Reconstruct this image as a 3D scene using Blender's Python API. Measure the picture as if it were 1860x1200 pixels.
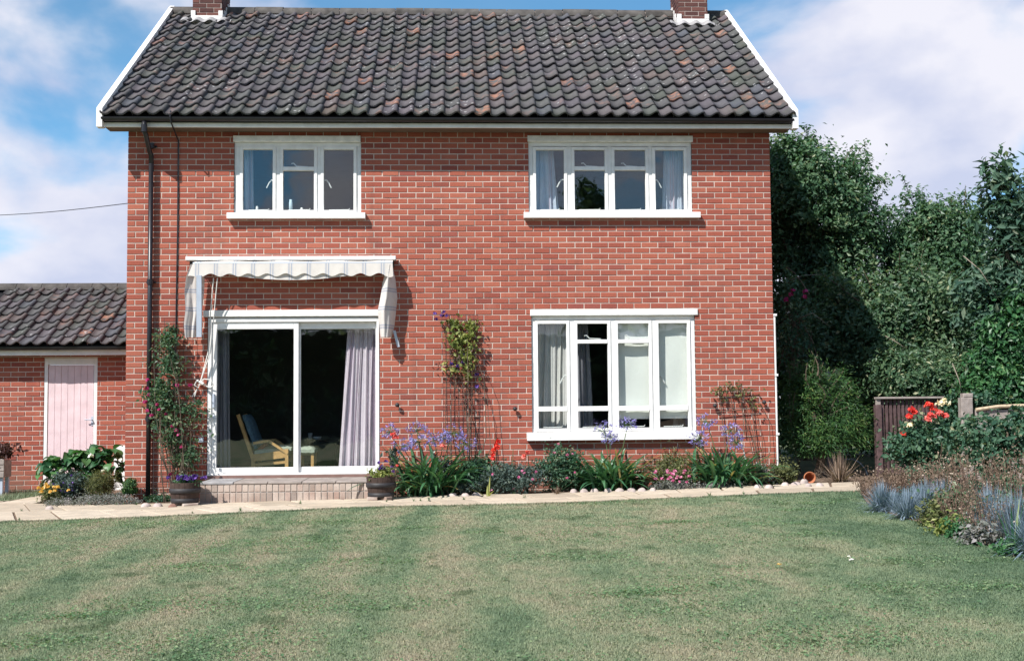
import bpy, math, random
import numpy as np
from mathutils import Vector, Matrix

random.seed(7)
rng = np.random.default_rng(7)
scene = bpy.context.scene
col = scene.collection
for o in list(bpy.data.objects):
    bpy.data.objects.remove(o)

# ------------------------------------------------------------------ camera
IMG_W, IMG_H, FOC = 1860.0, 1200.0, 2176.0
CAM = np.array([0.0, -16.0, 1.277])
YAW, PITCH, ROLL = math.radians(2.76), math.radians(3.47), 0.0086
FWD = np.array([math.sin(YAW) * math.cos(PITCH), math.cos(YAW) * math.cos(PITCH), math.sin(PITCH)])
_r0 = np.cross(FWD, [0, 0, 1.0]); _r0 /= np.linalg.norm(_r0)
_u0 = np.cross(_r0, FWD)
RGT = _r0 * math.cos(ROLL) - _u0 * math.sin(ROLL)
UPV = _u0 * math.cos(ROLL) + _r0 * math.sin(ROLL)
cam_data = bpy.data.cameras.new('camera')
cam_data.sensor_width = 36.0
cam_data.lens = 36.0 * FOC / IMG_W
cam_data.clip_start = 0.1
cam_data.clip_end = 3000.0
cam = bpy.data.objects.new('camera', cam_data)
col.objects.link(cam)
m = Matrix.Identity(4)
for i in range(3):
    m[i][0], m[i][1], m[i][2], m[i][3] = RGT[i], UPV[i], -FWD[i], CAM[i]
cam.matrix_world = m
scene.camera = cam

# ------------------------------------------------------------------ sun, sky, exposure
SUN_DIR = Vector((-0.90, -1.0, 1.40)).normalized()        # towards the sun
SUN_EL = math.asin(SUN_DIR.z)
SUN_AZ = math.atan2(SUN_DIR.x, SUN_DIR.y)
sl = bpy.data.lights.new('sun', 'SUN')
sl.energy = 5.0
sl.angle = math.radians(0.53)
sl.color = (1.0, 0.955, 0.90)
sun = bpy.data.objects.new('sun', sl)
col.objects.link(sun)
sun.location = (-20, -22, 36)
sun.rotation_euler = SUN_DIR.to_track_quat('Z', 'Y').to_euler()

world = bpy.data.worlds.new('World')
scene.world = world
world.use_nodes = True
wt = world.node_tree
wt.nodes.clear()
def wn(t, **k):
    n = wt.nodes.new(t)
    for a, b in k.items():
        setattr(n, a, b)
    return n
w_out = wn('ShaderNodeOutputWorld')
w_bg = wn('ShaderNodeBackground')
w_bg.inputs['Strength'].default_value = 0.095
w_sky = wn('ShaderNodeTexSky', sky_type='NISHITA', sun_disc=False, sun_elevation=SUN_EL,
           sun_rotation=SUN_AZ, altitude=50.0, air_density=0.7, dust_density=0.2, ozone_density=6.0)
w_tc = wn('ShaderNodeTexCoord')
w_map = wn('ShaderNodeMapping')
w_map.inputs['Location'].default_value = (28.14, 10.27, -7.32)
w_map.inputs['Scale'].default_value = (4.0, 4.0, 6.4)
w_n1 = wn('ShaderNodeTexNoise')
w_n1.inputs['Scale'].default_value = 1.0
w_n1.inputs['Detail'].default_value = 7.0
w_n1.inputs['Roughness'].default_value = 0.47
w_n1.inputs['Distortion'].default_value = 0.25
w_sep = wn('ShaderNodeSeparateXYZ')
w_el = wn('ShaderNodeMapRange')                       # fewer clouds higher up, a milky bank low down
for k, v in (('From Min', 0.0), ('From Max', 0.4), ('To Min', 0.14), ('To Max', -0.08)):
    w_el.inputs[k].default_value = v
w_add = wn('ShaderNodeMath', operation='ADD')
w_ramp = wn('ShaderNodeMapRange', interpolation_type='SMOOTHSTEP')
for k, v in (('From Min', 0.435), ('From Max', 0.555), ('To Min', 0.10), ('To Max', 0.96)):
    w_ramp.inputs[k].default_value = v
w_n2 = wn('ShaderNodeTexNoise')
w_n2.inputs['Scale'].default_value = 2.3
w_n2.inputs['Detail'].default_value = 5.0
w_cc = wn('ShaderNodeMix', data_type='RGBA')
w_cc.inputs[6].default_value = (4.7, 5.0, 6.4, 1)         # shaded lavender underside of the clouds
w_cc.inputs[7].default_value = (6.9, 6.8, 7.4, 1)         # sunlit top
w_cr = wn('ShaderNodeMapRange')
w_cr.inputs['From Min'].default_value = 0.36
w_cr.inputs['From Max'].default_value = 0.62
w_hsv = wn('ShaderNodeHueSaturation')
w_hsv.inputs['Saturation'].default_value = 1.15
w_hsv.inputs['Value'].default_value = 1.35
w_hsv.inputs['Hue'].default_value = 0.478
w_mix = wn('ShaderNodeMix', data_type='RGBA')
L = wt.links.new
L(w_tc.outputs['Generated'], w_map.inputs['Vector'])
L(w_map.outputs['Vector'], w_n1.inputs['Vector'])
L(w_map.outputs['Vector'], w_n2.inputs['Vector'])
L(w_tc.outputs['Generated'], w_sep.inputs['Vector'])
L(w_sep.outputs['Z'], w_el.inputs['Value'])
L(w_n1.outputs['Fac'], w_add.inputs[0])
L(w_el.outputs['Result'], w_add.inputs[1])
L(w_add.outputs[0], w_ramp.inputs['Value'])
L(w_n2.outputs['Fac'], w_cr.inputs['Value'])
L(w_cr.outputs['Result'], w_cc.inputs[0])
L(w_sky.outputs['Color'], w_hsv.inputs['Color'])
L(w_hsv.outputs['Color'], w_mix.inputs[6])
L(w_cc.outputs[2], w_mix.inputs[7])
L(w_ramp.outputs['Result'], w_mix.inputs[0])
L(w_mix.outputs[2], w_bg.inputs['Color'])
L(w_bg.outputs[0], w_out.inputs['Surface'])

vs = scene.view_settings
vs.view_transform = 'Standard'
vs.look = 'None'
vs.exposure = 0.5
vs.gamma = 1.0
vs.use_curve_mapping = False
try:
    scene.cycles.use_denoising = True
    scene.cycles.max_bounces = 8
    scene.cycles.transparent_max_bounces = 16
    scene.cycles.caustics_reflective = False
    scene.cycles.caustics_refractive = False
except Exception:
    pass

# ------------------------------------------------------------------ measuring helpers
SLOPE = 0.017
def gz(x, y=0.0):
    """height of the gently tilted garden"""
    return SLOPE * (x + 5.75)
def ray(px, py):
    return FWD + RGT * (px - IMG_W / 2) / FOC + UPV * (IMG_H / 2 - py) / FOC
def at(px, py, y=0.0):
    """the point of the vertical plane at depth y that is measured at this place of the photograph"""
    d = ray(px, py)
    return CAM + d * ((y - CAM[1]) / d[1])
def G(px, py):
    """the ground point measured at this place of the photograph"""
    d = ray(px, py)
    t = (SLOPE * (CAM[0] + 5.75) - CAM[2]) / (d[2] - SLOPE * d[0])
    return CAM + d * t
def X(px, y=0.0, py=600):
    return float(at(px, py, y)[0])
def Z(py, y=0.0, px=800):
    return float(at(px, py, y)[2])

# ------------------------------------------------------------------ object helpers
ORIGIN = {}
def tag(o, label=None, cat=None, group=None, kind=None):
    if label: o['label'] = label
    if cat: o['category'] = cat
    if group: o['group'] = group
    if kind: o['kind'] = kind
    return o
def thing(name, label, cat, loc=(0, 0, 0), group=None, kind=None):
    o = bpy.data.objects.new(name, None)
    o.empty_display_size = 0.2
    col.objects.link(o)
    o.location = loc
    ORIGIN[o.name] = np.array(loc, float)
    return tag(o, label, cat, group, kind)
def link(name, me, parent=None, loc=None):
    o = bpy.data.objects.new(name, me)
    col.objects.link(o)
    if loc is not None: o.location = loc
    if parent is not None:
        o.parent = parent
        ORIGIN[o.name] = ORIGIN[parent.name]
    else:
        ORIGIN[o.name] = np.zeros(3)
    return o
def npmesh(name, V, faces, mat, parent=None, attr=None, smooth=False, base=None):
    """V (n,3) in world space, faces: list of (m,k) index arrays; the object's origin is its thing's base"""
    V = np.asarray(V, np.float32)
    org = np.zeros(3)
    if parent is not None: org = ORIGIN[parent.name]
    elif base is not None: org = np.asarray(base, float)
    V = V - org.astype(np.float32)
    faces = [np.asarray(f, np.int32) for f in faces if len(f)]
    me = bpy.data.meshes.new(name)
    me.vertices.add(len(V))
    me.vertices.foreach_set('co', V.ravel())
    nl = sum(f.size for f in faces); nf = sum(len(f) for f in faces)
    me.loops.add(nl); me.polygons.add(nf)
    me.loops.foreach_set('vertex_index', np.concatenate([f.ravel() for f in faces]))
    starts = []; s = 0
    for f in faces:
        k = f.shape[1]
        starts.append(s + np.arange(len(f)) * k); s += f.size
    me.polygons.foreach_set('loop_start', np.concatenate(starts).astype(np.int32))
    me.polygons.foreach_set('use_smooth', np.full(nf, bool(smooth)))
    if attr is not None:
        a = me.attributes.new('v', 'FLOAT', 'POINT')
        a.data.foreach_set('value', np.asarray(attr, np.float32))
    me.update(calc_edges=True)
    me.materials.append(mat)
    o = link(name, me, parent)
    if parent is None and base is not None:
        o.location = base
        ORIGIN[o.name] = np.array(base, float)
    return o

class MB:
    """collects shapes in world coordinates and builds them as one mesh object"""
    def __init__(s):
        s.v = []; s.q = []; s.t = []; s.n = 0
    def add(s, V, q=(), t=()):
        s.v.append(np.asarray(V, float).reshape(-1, 3))
        for f in q: s.q.append([i + s.n for i in f])
        for f in t: s.t.append([i + s.n for i in f])
        s.n += len(s.v[-1])
        return s
    def box(s, x0, x1, y0, y1, z0, z1):
        V = [(x, y, z) for x in (x0, x1) for y in (y0, y1) for z in (z0, z1)]
        return s.add(V, [(0, 1, 3, 2), (4, 6, 7, 5), (0, 4, 5, 1), (2, 3, 7, 6), (0, 2, 6, 4), (1, 5, 7, 3)])
    def bevbox(s, x0, x1, y0, y1, z0, z1, b=0.01):
        """box whose front (low y) edges are chamfered"""
        o = [(x0, y1, z0), (x1, y1, z0), (x1, y1, z1), (x0, y1, z1)]
        m_ = [(x0, y0 + b, z0), (x1, y0 + b, z0), (x1, y0 + b, z1), (x0, y0 + b, z1)]
        f = [(x0 + b, y0, z0 + b), (x1 - b, y0, z0 + b), (x1 - b, y0, z1 - b), (x0 + b, y0, z1 - b)]
        q = [(8, 9, 10, 11), (3, 2, 1, 0)]
        for i in range(4):
            j = (i + 1) % 4
            q.append((i, j, 4 + j, 4 + i)); q.append((4 + i, 4 + j, 8 + j, 8 + i))
        return s.add(o + m_ + f, q)
    def bar(s, p, q, w, h=None, up=(0, 0, 1)):
        """rectangular bar from p to q"""
        h = h or w
        p = np.array(p, float); q = np.array(q, float)
        d = q - p; d /= np.linalg.norm(d) + 1e-9
        u = np.array(up, float)
        if abs(d @ u) > 0.97: u = np.array([0, 1.0, 0])
        a = np.cross(d, u); a /= np.linalg.norm(a)
        b = np.cross(a, d)
        V = []
        for c in (p, q):
            for sx, sy in ((-1, -1), (1, -1), (1, 1), (-1, 1)):
                V.append(c + a * sx * w / 2 + b * sy * h / 2)
        return s.add(V, [(3, 2, 1, 0), (4, 5, 6, 7), (0, 1, 5, 4), (1, 2, 6, 5), (2, 3, 7, 6), (3, 0, 4, 7)])
    def tube(s, pts, r, n=8, cap=True):
        pts = [np.array(p, float) for p in pts]
        rs = r if hasattr(r, '__len__') else [r] * len(pts)
        V = []; a = None
        for i, p in enumerate(pts):
            d = pts[min(i + 1, len(pts) - 1)] - pts[max(i - 1, 0)]
            d = d / (np.linalg.norm(d) + 1e-9)
            if a is None:
                u = np.array([0, 0, 1.0]) if abs(d[2]) < 0.9 else np.array([1.0, 0, 0])
                a = np.cross(d, u)
            else:
                a = a - d * (a @ d)
            a = a / (np.linalg.norm(a) + 1e-9)
            b = np.cross(d, a)
            for k in range(n):
                t = 2 * math.pi * k / n
                V.append(p + (a * math.cos(t) + b * math.sin(t)) * rs[i])
        q = []
        for i in range(len(pts) - 1):
            for k in range(n):
                k2 = (k + 1) % n
                q.append((i * n + k, i * n + k2, (i + 1) * n + k2, (i + 1) * n + k))
        t = []
        if cap:
            V.append(pts[0]); V.append(pts[-1])
            c0 = len(V) - 2
            for k in range(n):
                k2 = (k + 1) % n
                t.append((c0, k2, k)); t.append((c0 + 1, (len(pts) - 1) * n + k, (len(pts) - 1) * n + k2))
        return s.add(V, q, t)
    def lathe(s, c, prof, n=20, wob=0.0):
        """prof: list of (r, z) about the vertical axis at c"""
        V = []
        for r, z in prof:
            for k in range(n):
                t = 2 * math.pi * k / n
                rr = r * (1 + wob * (random.random() - 0.5))
                V.append((c[0] + rr * math.cos(t), c[1] + rr * math.sin(t), c[2] + z))
        q = [(i * n + k, i * n + (k + 1) % n, (i + 1) * n + (k + 1) % n, (i + 1) * n + k)
             for i in range(len(prof) - 1) for k in range(n)]
        return s.add(V, q)
    def grid(s, P):
        P = np.asarray(P, float); a, b = P.shape[:2]
        q = [(i * b + j, (i + 1) * b + j, (i + 1) * b + j + 1, i * b + j + 1) for i in range(a - 1) for j in range(b - 1)]
        return s.add(P.reshape(-1, 3), q)
    def build(s, name, mat, parent=None, smooth=False, base=None):
        return npmesh(name, np.concatenate(s.v), [np.array(f) for f in (s.q, s.t) if f], mat, parent, None, smooth, base)

# ------------------------------------------------------------------ materials
class NT:
    def __init__(s, name):
        s.m = bpy.data.materials.new(name)
        s.m.use_nodes = True
        s.t = s.m.node_tree
        s.t.nodes.clear()
        s.out = s.n('ShaderNodeOutputMaterial')
    def n(s, t, **k):
        x = s.t.nodes.new(t)
        for a, b in k.items(): setattr(x, a, b)
        return x
    def set(s, node, **k):
        for a, b in k.items(): node.inputs[a.replace('_', ' ')].default_value = b
        return node
    def l(s, a, b): s.t.links.new(a, b)
    def pos(s, scale=(1, 1, 1), obj=False):
        mp = s.n('ShaderNodeMapping')
        mp.inputs['Scale'].default_value = scale
        if obj: s.l(s.n('ShaderNodeTexCoord').outputs['Object'], mp.inputs['Vector'])
        else: s.l(s.n('ShaderNodeNewGeometry').outputs['Position'], mp.inputs['Vector'])
        return mp.outputs['Vector']
    def noise(s, vec, scale, detail=4.0, rough=0.55):
        x = s.n('ShaderNodeTexNoise')
        s.set(x, Scale=scale, Detail=detail, Roughness=rough)
        s.l(vec, x.inputs['Vector'])
        return x.outputs['Fac']
    def math(s, op, a, b=None, clamp=False):
        x = s.n('ShaderNodeMath', operation=op, use_clamp=clamp)
        for i, v in enumerate((a, b)):
            if v is None: continue
            if isinstance(v, (int, float)): x.inputs[i].default_value = v
            else: s.l(v, x.inputs[i])
        return x.outputs[0]
    def ramp(s, fac, stops, interp='LINEAR'):
        x = s.n('ShaderNodeValToRGB')
        x.color_ramp.interpolation = interp
        e = x.color_ramp.elements
        while len(e) < len(stops): e.new(0.5)
        for i, (p, c) in enumerate(stops):
            e[i].position = p; e[i].color = (c[0], c[1], c[2], 1)
        s.l(fac, x.inputs['Fac'])
        return x.outputs['Color']
    def mr(s, v, a, b, c=0.0, d=1.0):
        x = s.n('ShaderNodeMapRange')
        s.set(x, From_Min=a, From_Max=b, To_Min=c, To_Max=d)
        s.l(v, x.inputs['Value'])
        return x.outputs['Result']
    def mix(s, fac, a, b, mode='MIX'):
        x = s.n('ShaderNodeMix', data_type='RGBA', blend_type=mode)
        for i, v in ((0, fac), (6, a), (7, b)):
            if isinstance(v, (int, float)): x.inputs[i].default_value = v
            elif isinstance(v, tuple): x.inputs[i].default_value = (*v[:3], 1)
            else: s.l(v, x.inputs[i])
        return x.outputs[2]
    def bump(s, h, dist=0.01, strength=0.6):
        x = s.n('ShaderNodeBump')
        s.set(x, Distance=dist, Strength=strength)
        s.l(h, x.inputs['Height'])
        return x.outputs['Normal']
    def bsdf(s, color, rough=0.7, spec=0.3, normal=None, metal=0.0):
        b = s.n('ShaderNodeBsdfPrincipled')
        if isinstance(color, tuple): b.inputs['Base Color'].default_value = (*color[:3], 1)
        else: s.l(color, b.inputs['Base Color'])
        if isinstance(rough, (int, float)): b.inputs['Roughness'].default_value = rough
        else: s.l(rough, b.inputs['Roughness'])
        b.inputs['Specular IOR Level'].default_value = spec
        b.inputs['Metallic'].default_value = metal
        if normal is not None: s.l(normal, b.inputs['Normal'])
        return b.outputs[0]
    def done(s, sh):
        s.l(sh, s.out.inputs['Surface'])
        return s.m
    def rnd(s):
        """one random number for each separate piece, be it an object or an island of a mesh"""
        a = s.n('ShaderNodeObjectInfo').outputs['Random']
        b = s.n('ShaderNodeNewGeometry').outputs['Random Per Island']
        return s.math('FRACT', s.math('ADD', s.math('MULTIPLY', b, 7.137), a))

def plain(name, c, rough=0.6, spec=0.3, var=0.12, scale=9.0, bump=0.0, metal=0.0):
    """paint, metal, wood...: base colour with soft blotches and fine relief"""
    t = NT(name)
    p = t.pos()
    f = t.noise(p, scale, 5.0)
    c0 = tuple(max(0, x * (1 - var)) for x in c); c1 = tuple(x * (1 + var) for x in c)
    colr = t.ramp(f, [(0.3, c0), (0.7, c1)])
    nrm = t.bump(t.noise(p, 120.0, 3.0), 0.004, bump) if bump else None
    return t.done(t.bsdf(colr, rough, spec, nrm, metal))

def brick_mat(name, stops, dirt=0.25):
    t = NT(name)
    r = t.rnd()
    p = t.pos()
    base = t.ramp(r, stops)
    g = t.noise(p, 55.0, 4.0, 0.65)
    base = t.mix(0.55, base, t.ramp(g, [(0.3, (0.40, 0.40, 0.42)), (0.7, (0.62, 0.60, 0.58))]), 'OVERLAY')
    big = t.noise(p, 1.3, 4.0)
    base = t.mix(t.mr(big, 0.45, 0.75, 0.0, dirt), base, (0.16, 0.075, 0.06))
    # soot and damp: streaks that run down the wall, green-grey splash zone above the soil, a little salt bloom
    zs = t.n('ShaderNodeSeparateXYZ'); t.l(p, zs.inputs[0])
    streak = t.noise(t.pos((3.2, 3.2, 0.28)), 1.6, 4.0, 0.6)
    base = t.mix(t.mr(streak, 0.54, 0.74, 0.0, dirt * 1.6), base, (0.135, 0.062, 0.052))
    damp = t.math('MULTIPLY', t.mr(zs.outputs[2], 0.05, 0.55, 0.75, 0.0), t.mr(t.noise(p, 2.6, 4.0), 0.35, 0.62))
    base = t.mix(damp, base, (0.20, 0.115, 0.085))
    base = t.mix(t.mr(t.noise(t.pos((1.0, 1.0, 1.6)), 3.1, 6.0, 0.7), 0.63, 0.78, 0.0, 0.30), base, (0.47, 0.32, 0.265))
    nrm = t.bump(g, 0.006, 0.5)
    return t.done(t.bsdf(base, 0.88, 0.2, nrm))
BRICK = brick_mat('red_brick', [(0.0, (0.235, 0.066, 0.050)), (0.08, (0.285, 0.078, 0.054)), (0.4, (0.318, 0.090, 0.060)),
                                (0.75, (0.345, 0.102, 0.066)), (0.94, (0.375, 0.122, 0.080)), (1.0, (0.27, 0.076, 0.060))], 0.22)
CHIM_BRICK = brick_mat('weathered_brick', [(0.0, (0.075, 0.036, 0.034)), (0.5, (0.12, 0.052, 0.045)), (1.0, (0.17, 0.075, 0.062))], 0.5)
STEP_BRICK = brick_mat('pale_buff_brick', [(0.0, (0.29, 0.25, 0.22)), (0.3, (0.45, 0.385, 0.33)), (0.7, (0.56, 0.485, 0.42)), (1.0, (0.42, 0.32, 0.27))], 0.0)
MORTAR = plain('mortar', (0.54, 0.455, 0.395), 0.95, 0.1, 0.16, 6.0, 0.4)
OLD_MORTAR = plain('weathered_mortar', (0.34, 0.28, 0.25), 0.95, 0.1, 0.2, 6.0, 0.4)
GREY_MORTAR = plain('grey_mortar', (0.36, 0.33, 0.30), 0.95, 0.1, 0.2, 6.0, 0.4)

def tile_mat():
    t = NT('clay_pantile')
    r = t.rnd()
    p = t.pos()
    base = t.ramp(r, [(0.0, (0.056, 0.056, 0.056)), (0.18, (0.078, 0.068, 0.080)), (0.34, (0.066, 0.072, 0.064)), (0.5, (0.094, 0.080, 0.092)),
                      (0.66, (0.074, 0.076, 0.076)), (0.8, (0.098, 0.080, 0.082)), (0.92, (0.066, 0.072, 0.088)), (1.0, (0.108, 0.078, 0.070))])
    r2 = t.math('FRACT', t.math('MULTIPLY', r, 37.7))
    n1 = t.noise(p, 7.0, 4.0)
    # a few tiles have lost their dark skin and show the orange clay in patches
    om = t.math('MULTIPLY', t.math('GREATER_THAN', r2, 0.965), t.mr(t.noise(p, 11.0, 4.0), 0.44, 0.60))
    base = t.mix(t.math('MULTIPLY', om, 0.75), base, (0.33, 0.145, 0.090))
    om2 = t.math('MULTIPLY', t.math('GREATER_THAN', t.math('FRACT', t.math('MULTIPLY', r, 91.3)), 0.72), t.mr(n1, 0.50, 0.70))
    base = t.mix(t.math('MULTIPLY', om2, 0.5), base, (0.26, 0.14, 0.11))
    n2 = t.noise(p, 2.1, 5.0)
    base = t.mix(t.mr(n2, 0.5, 0.72, 0.0, 0.5), base, (0.045, 0.055, 0.034))            # moss film
    v = t.n('ShaderNodeTexVoronoi')
    t.set(v, Scale=9.0); t.l(p, v.inputs['Vector'])
    sp = t.math('MULTIPLY', t.math('LESS_THAN', v.outputs['Distance'], 0.19), t.mr(t.noise(p, 0.9, 3.0), 0.48, 0.58))
    base = t.mix(t.math('MULTIPLY', sp, 0.8), base, (0.38, 0.38, 0.38))                 # lichen spots
    sp2 = t.math('MULTIPLY', t.mr(t.noise(p, 21.0, 3.0), 0.60, 0.66), 0.45)
    base = t.mix(sp2, base, (0.12, 0.115, 0.115))
    nrm = t.bump(t.noise(p, 70.0, 4.0), 0.006, 0.5)
    return t.done(t.bsdf(base, 0.72, 0.35, nrm))
TILE = tile_mat()
RIDGE = plain('ridge_clay', (0.085, 0.078, 0.072), 0.85, 0.25, 0.5, 5.0, 0.5)
UNDERLAY = plain('roof_felt', (0.02, 0.02, 0.022), 0.95, 0.1)
WHITE = plain('white_paint', (0.76, 0.75, 0.73), 0.5, 0.35, 0.09, 7.0, 0.15)
WHITE_W = plain('weathered_white_paint', (0.74, 0.74, 0.72), 0.6, 0.3, 0.14, 11.0, 0.15)
PINK = plain('pink_paint', (0.68, 0.53, 0.55), 0.55, 0.3, 0.10, 6.0, 0.15)
BLACK = plain('black_plastic', (0.012, 0.012, 0.016), 0.35, 0.5, 0.2)
IRON = plain('dark_iron', (0.03, 0.028, 0.03), 0.6, 0.4, 0.3)
ALU = plain('grey_aluminium', (0.42, 0.47, 0.55), 0.4, 0.5, 0.06)
LEAD = plain('lead_flashing', (0.30, 0.29, 0.29), 0.7, 0.3, 0.25, 10.0, 0.4)
FLAUNCH = plain('limewashed_apron', (0.72, 0.70, 0.68), 0.8, 0.2, 0.14, 8.0, 0.4)
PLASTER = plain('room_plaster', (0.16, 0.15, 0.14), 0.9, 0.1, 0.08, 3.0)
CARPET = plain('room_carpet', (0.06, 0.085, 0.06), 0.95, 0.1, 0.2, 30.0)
PINE = plain('varnished_wood', (0.62, 0.36, 0.14), 0.45, 0.4, 0.2, 14.0)
BLUE_CLOTH = plain('blue_upholstery', (0.10, 0.17, 0.23), 0.9, 0.1, 0.3, 40.0)
SAGE_CLOTH = plain('sage_cushion', (0.42, 0.46, 0.38), 0.9, 0.1, 0.15, 20.0)
RUSTC = plain('rust_cushion', (0.35, 0.10, 0.07), 0.9, 0.1, 0.2, 20.0)
OAK_DARK = plain('old_oak_stave', (0.055, 0.035, 0.028), 0.75, 0.3, 0.4, 12.0, 0.5)
TIMBER = plain('dark_stained_timber', (0.10, 0.065, 0.065), 0.85, 0.15, 0.3, 15.0, 0.4)
GREYWOOD = plain('silvered_timber', (0.30, 0.26, 0.235), 0.9, 0.15, 0.25, 15.0, 0.5)
TERRA = plain('terracotta', (0.42, 0.16, 0.08), 0.85, 0.2, 0.25, 12.0, 0.3)
BARK = plain('bark', (0.13, 0.10, 0.075), 0.95, 0.1, 0.4, 20.0, 0.8)
CANE = plain('bamboo_cane', (0.16, 0.105, 0.08), 0.8, 0.2, 0.3, 20.0)
ROPE = plain('white_cord', (0.70, 0.68, 0.64), 0.9, 0.1, 0.1)
STONE = plain('field_stone', (0.43, 0.36, 0.33), 0.9, 0.2, 0.28, 9.0, 0.6)
RED_STONE = plain('red_stone', (0.27, 0.15, 0.115), 0.9, 0.2, 0.28, 9.0, 0.6)
SOIL = plain('dry_soil', (0.16, 0.115, 0.085), 0.97, 0.1, 0.45, 14.0, 0.8)
STRAW = plain('straw', (0.48, 0.38, 0.26), 0.9, 0.1, 0.3, 25.0)
DEADWOOD = plain('dead_twig', (0.26, 0.22, 0.175), 0.9, 0.1, 0.3, 25.0)
BLIND = plain('blind_fabric', (0.80, 0.80, 0.76), 0.9, 0.1, 0.03, 3.0)

def slab_mat():
    t = NT('paving_slab')
    p = t.pos()
    base = t.ramp(t.rnd(), [(0.0, (0.41, 0.34, 0.26)), (0.5, (0.50, 0.415, 0.315)), (1.0, (0.55, 0.465, 0.365))])
    base = t.mix(t.mr(t.noise(p, 4.5, 6.0, 0.65), 0.42, 0.72, 0.0, 0.6), base, (0.27, 0.235, 0.19))
    base = t.mix(t.mr(t.noise(p, 26.0, 4.0), 0.55, 0.72, 0.0, 0.35), base, (0.20, 0.21, 0.15))
    return t.done(t.bsdf(base, 0.92, 0.15, t.bump(t.noise(p, 60.0, 4.0), 0.006, 0.5)))
SLAB = slab_mat()

def glass_mat():
    t = NT('window_glass')
    ge = t.n('ShaderNodeNewGeometry'); dt = t.n('ShaderNodeVectorMath', operation='DOT_PRODUCT')
    t.l(ge.outputs['Normal'], dt.inputs[0]); t.l(ge.outputs['Incoming'], dt.inputs[1])
    oc = t.math('SUBTRACT', 1.0, t.math('ABSOLUTE', dt.outputs['Value']), True)
    fac = t.math('ADD', t.math('MULTIPLY', t.math('POWER', oc, 5.0), 0.94), 0.060)
    gl = t.n('ShaderNodeBsdfGlossy'); gl.inputs['Roughness'].default_value = 0.012
    gl.inputs['Color'].default_value = (1, 1, 1, 1)
    tr = t.n('ShaderNodeBsdfTransparent'); tr.inputs['Color'].default_value = (0.95, 0.97, 0.965, 1)
    nz = t.n('ShaderNodeBump'); nz.inputs['Distance'].default_value = 0.02; nz.inputs['Strength'].default_value = 0.11
    t.l(t.noise(t.pos(), 2.0, 2.0), nz.inputs['Height'])
    t.l(nz.outputs[0], gl.inputs['Normal'])
    mx = t.n('ShaderNodeMixShader')
    t.l(fac, mx.inputs[0]); t.l(tr.outputs[0], mx.inputs[1]); t.l(gl.outputs[0], mx.inputs[2])
    return t.done(mx.outputs[0])
GLASS = glass_mat()

def cloth_mat(name, base, stripe, axis, period, trans=0.25, offset=0.0):
    """woven cloth with printed twin stripes across one axis"""
    t = NT(name)
    sp = t.n('ShaderNodeSeparateXYZ')
    t.l(t.n('ShaderNodeNewGeometry').outputs['Position'], sp.inputs[0])
    u = t.math('FRACT', t.math('DIVIDE', t.math('ADD', sp.outputs[axis], offset), period))
    a = t.math('MULTIPLY', t.math('GREATER_THAN', u, 0.44), t.math('LESS_THAN', u, 0.485))
    b = t.math('MULTIPLY', t.math('GREATER_THAN', u, 0.575), t.math('LESS_THAN', u, 0.62))
    c = t.math('MULTIPLY', t.math('GREATER_THAN', u, 0.38), t.math('LESS_THAN', u, 0.68))
    colr = t.mix(t.math('MULTIPLY', c, 0.16), base, stripe)
    colr = t.mix(t.math('MULTIPLY', t.math('ADD', a, b), 0.75), colr, stripe)
    colr = t.mix(t.mr(t.noise(t.pos(), 12.0, 4.0), 0.4, 0.7, 0.0, 0.18), colr, (0.45, 0.42, 0.40))
    d = t.bsdf(colr, 0.9, 0.1)
    tl = t.n('ShaderNodeBsdfTranslucent'); t.l(colr, tl.inputs['Color'])
    mx = t.n('ShaderNodeMixShader'); mx.inputs[0].default_value = trans
    t.l(d, mx.inputs[1]); t.l(tl.outputs[0], mx.inputs[2])
    return t.done(mx.outputs[0])
AWN_X = cloth_mat('striped_canvas', (0.72, 0.68, 0.63), (0.27, 0.33, 0.44), 0, 0.241, 0.2, 0.1)
AWN_Z = cloth_mat('striped_canvas_side', (0.70, 0.66, 0.62), (0.22, 0.28, 0.40), 2, 0.241, 0.2)
CURT_L = cloth_mat('lilac_curtain', (0.86, 0.74, 0.82), (0.70, 0.54, 0.68), 0, 0.31, 0.2)
CURT_G = cloth_mat('grey_curtain', (0.30, 0.29, 0.33), (0.20, 0.20, 0.26), 0, 0.14, 0.2)
CURT_W = cloth_mat('pale_curtain', (0.80, 0.77, 0.74), (0.60, 0.57, 0.60), 0, 0.13, 0.2)
CURT_B = cloth_mat('blue_curtain', (0.62, 0.68, 0.80), (0.62, 0.44, 0.52), 0, 0.24, 0.2)

def leaf_mat(name, stops, trans=0.3, rough=0.5, spec=0.35):
    """foliage: the colour of each leaf comes from its own random number"""
    t = NT(name)
    a = t.n('ShaderNodeAttribute', attribute_name='v')
    c = t.ramp(a.outputs['Fac'], stops)
    d = t.bsdf(c, rough, spec)
    tl = t.n('ShaderNodeBsdfTranslucent')
    t.l(t.mix(1.0, c, (1.25, 1.35, 0.7), 'MULTIPLY'), tl.inputs['Color'])
    mx = t.n('ShaderNodeMixShader'); mx.inputs[0].default_value = trans
    t.l(d, mx.inputs[1]); t.l(tl.outputs[0], mx.inputs[2])
    return t.done(mx.outputs[0])
LF_TREE = leaf_mat('tree_leaf', [(0, (0.034, 0.088, 0.052)), (0.5, (0.075, 0.160, 0.084)), (0.85, (0.140, 0.230, 0.120)), (1, (0.32, 0.36, 0.20))], 0.35, 0.42, 0.4)
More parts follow.
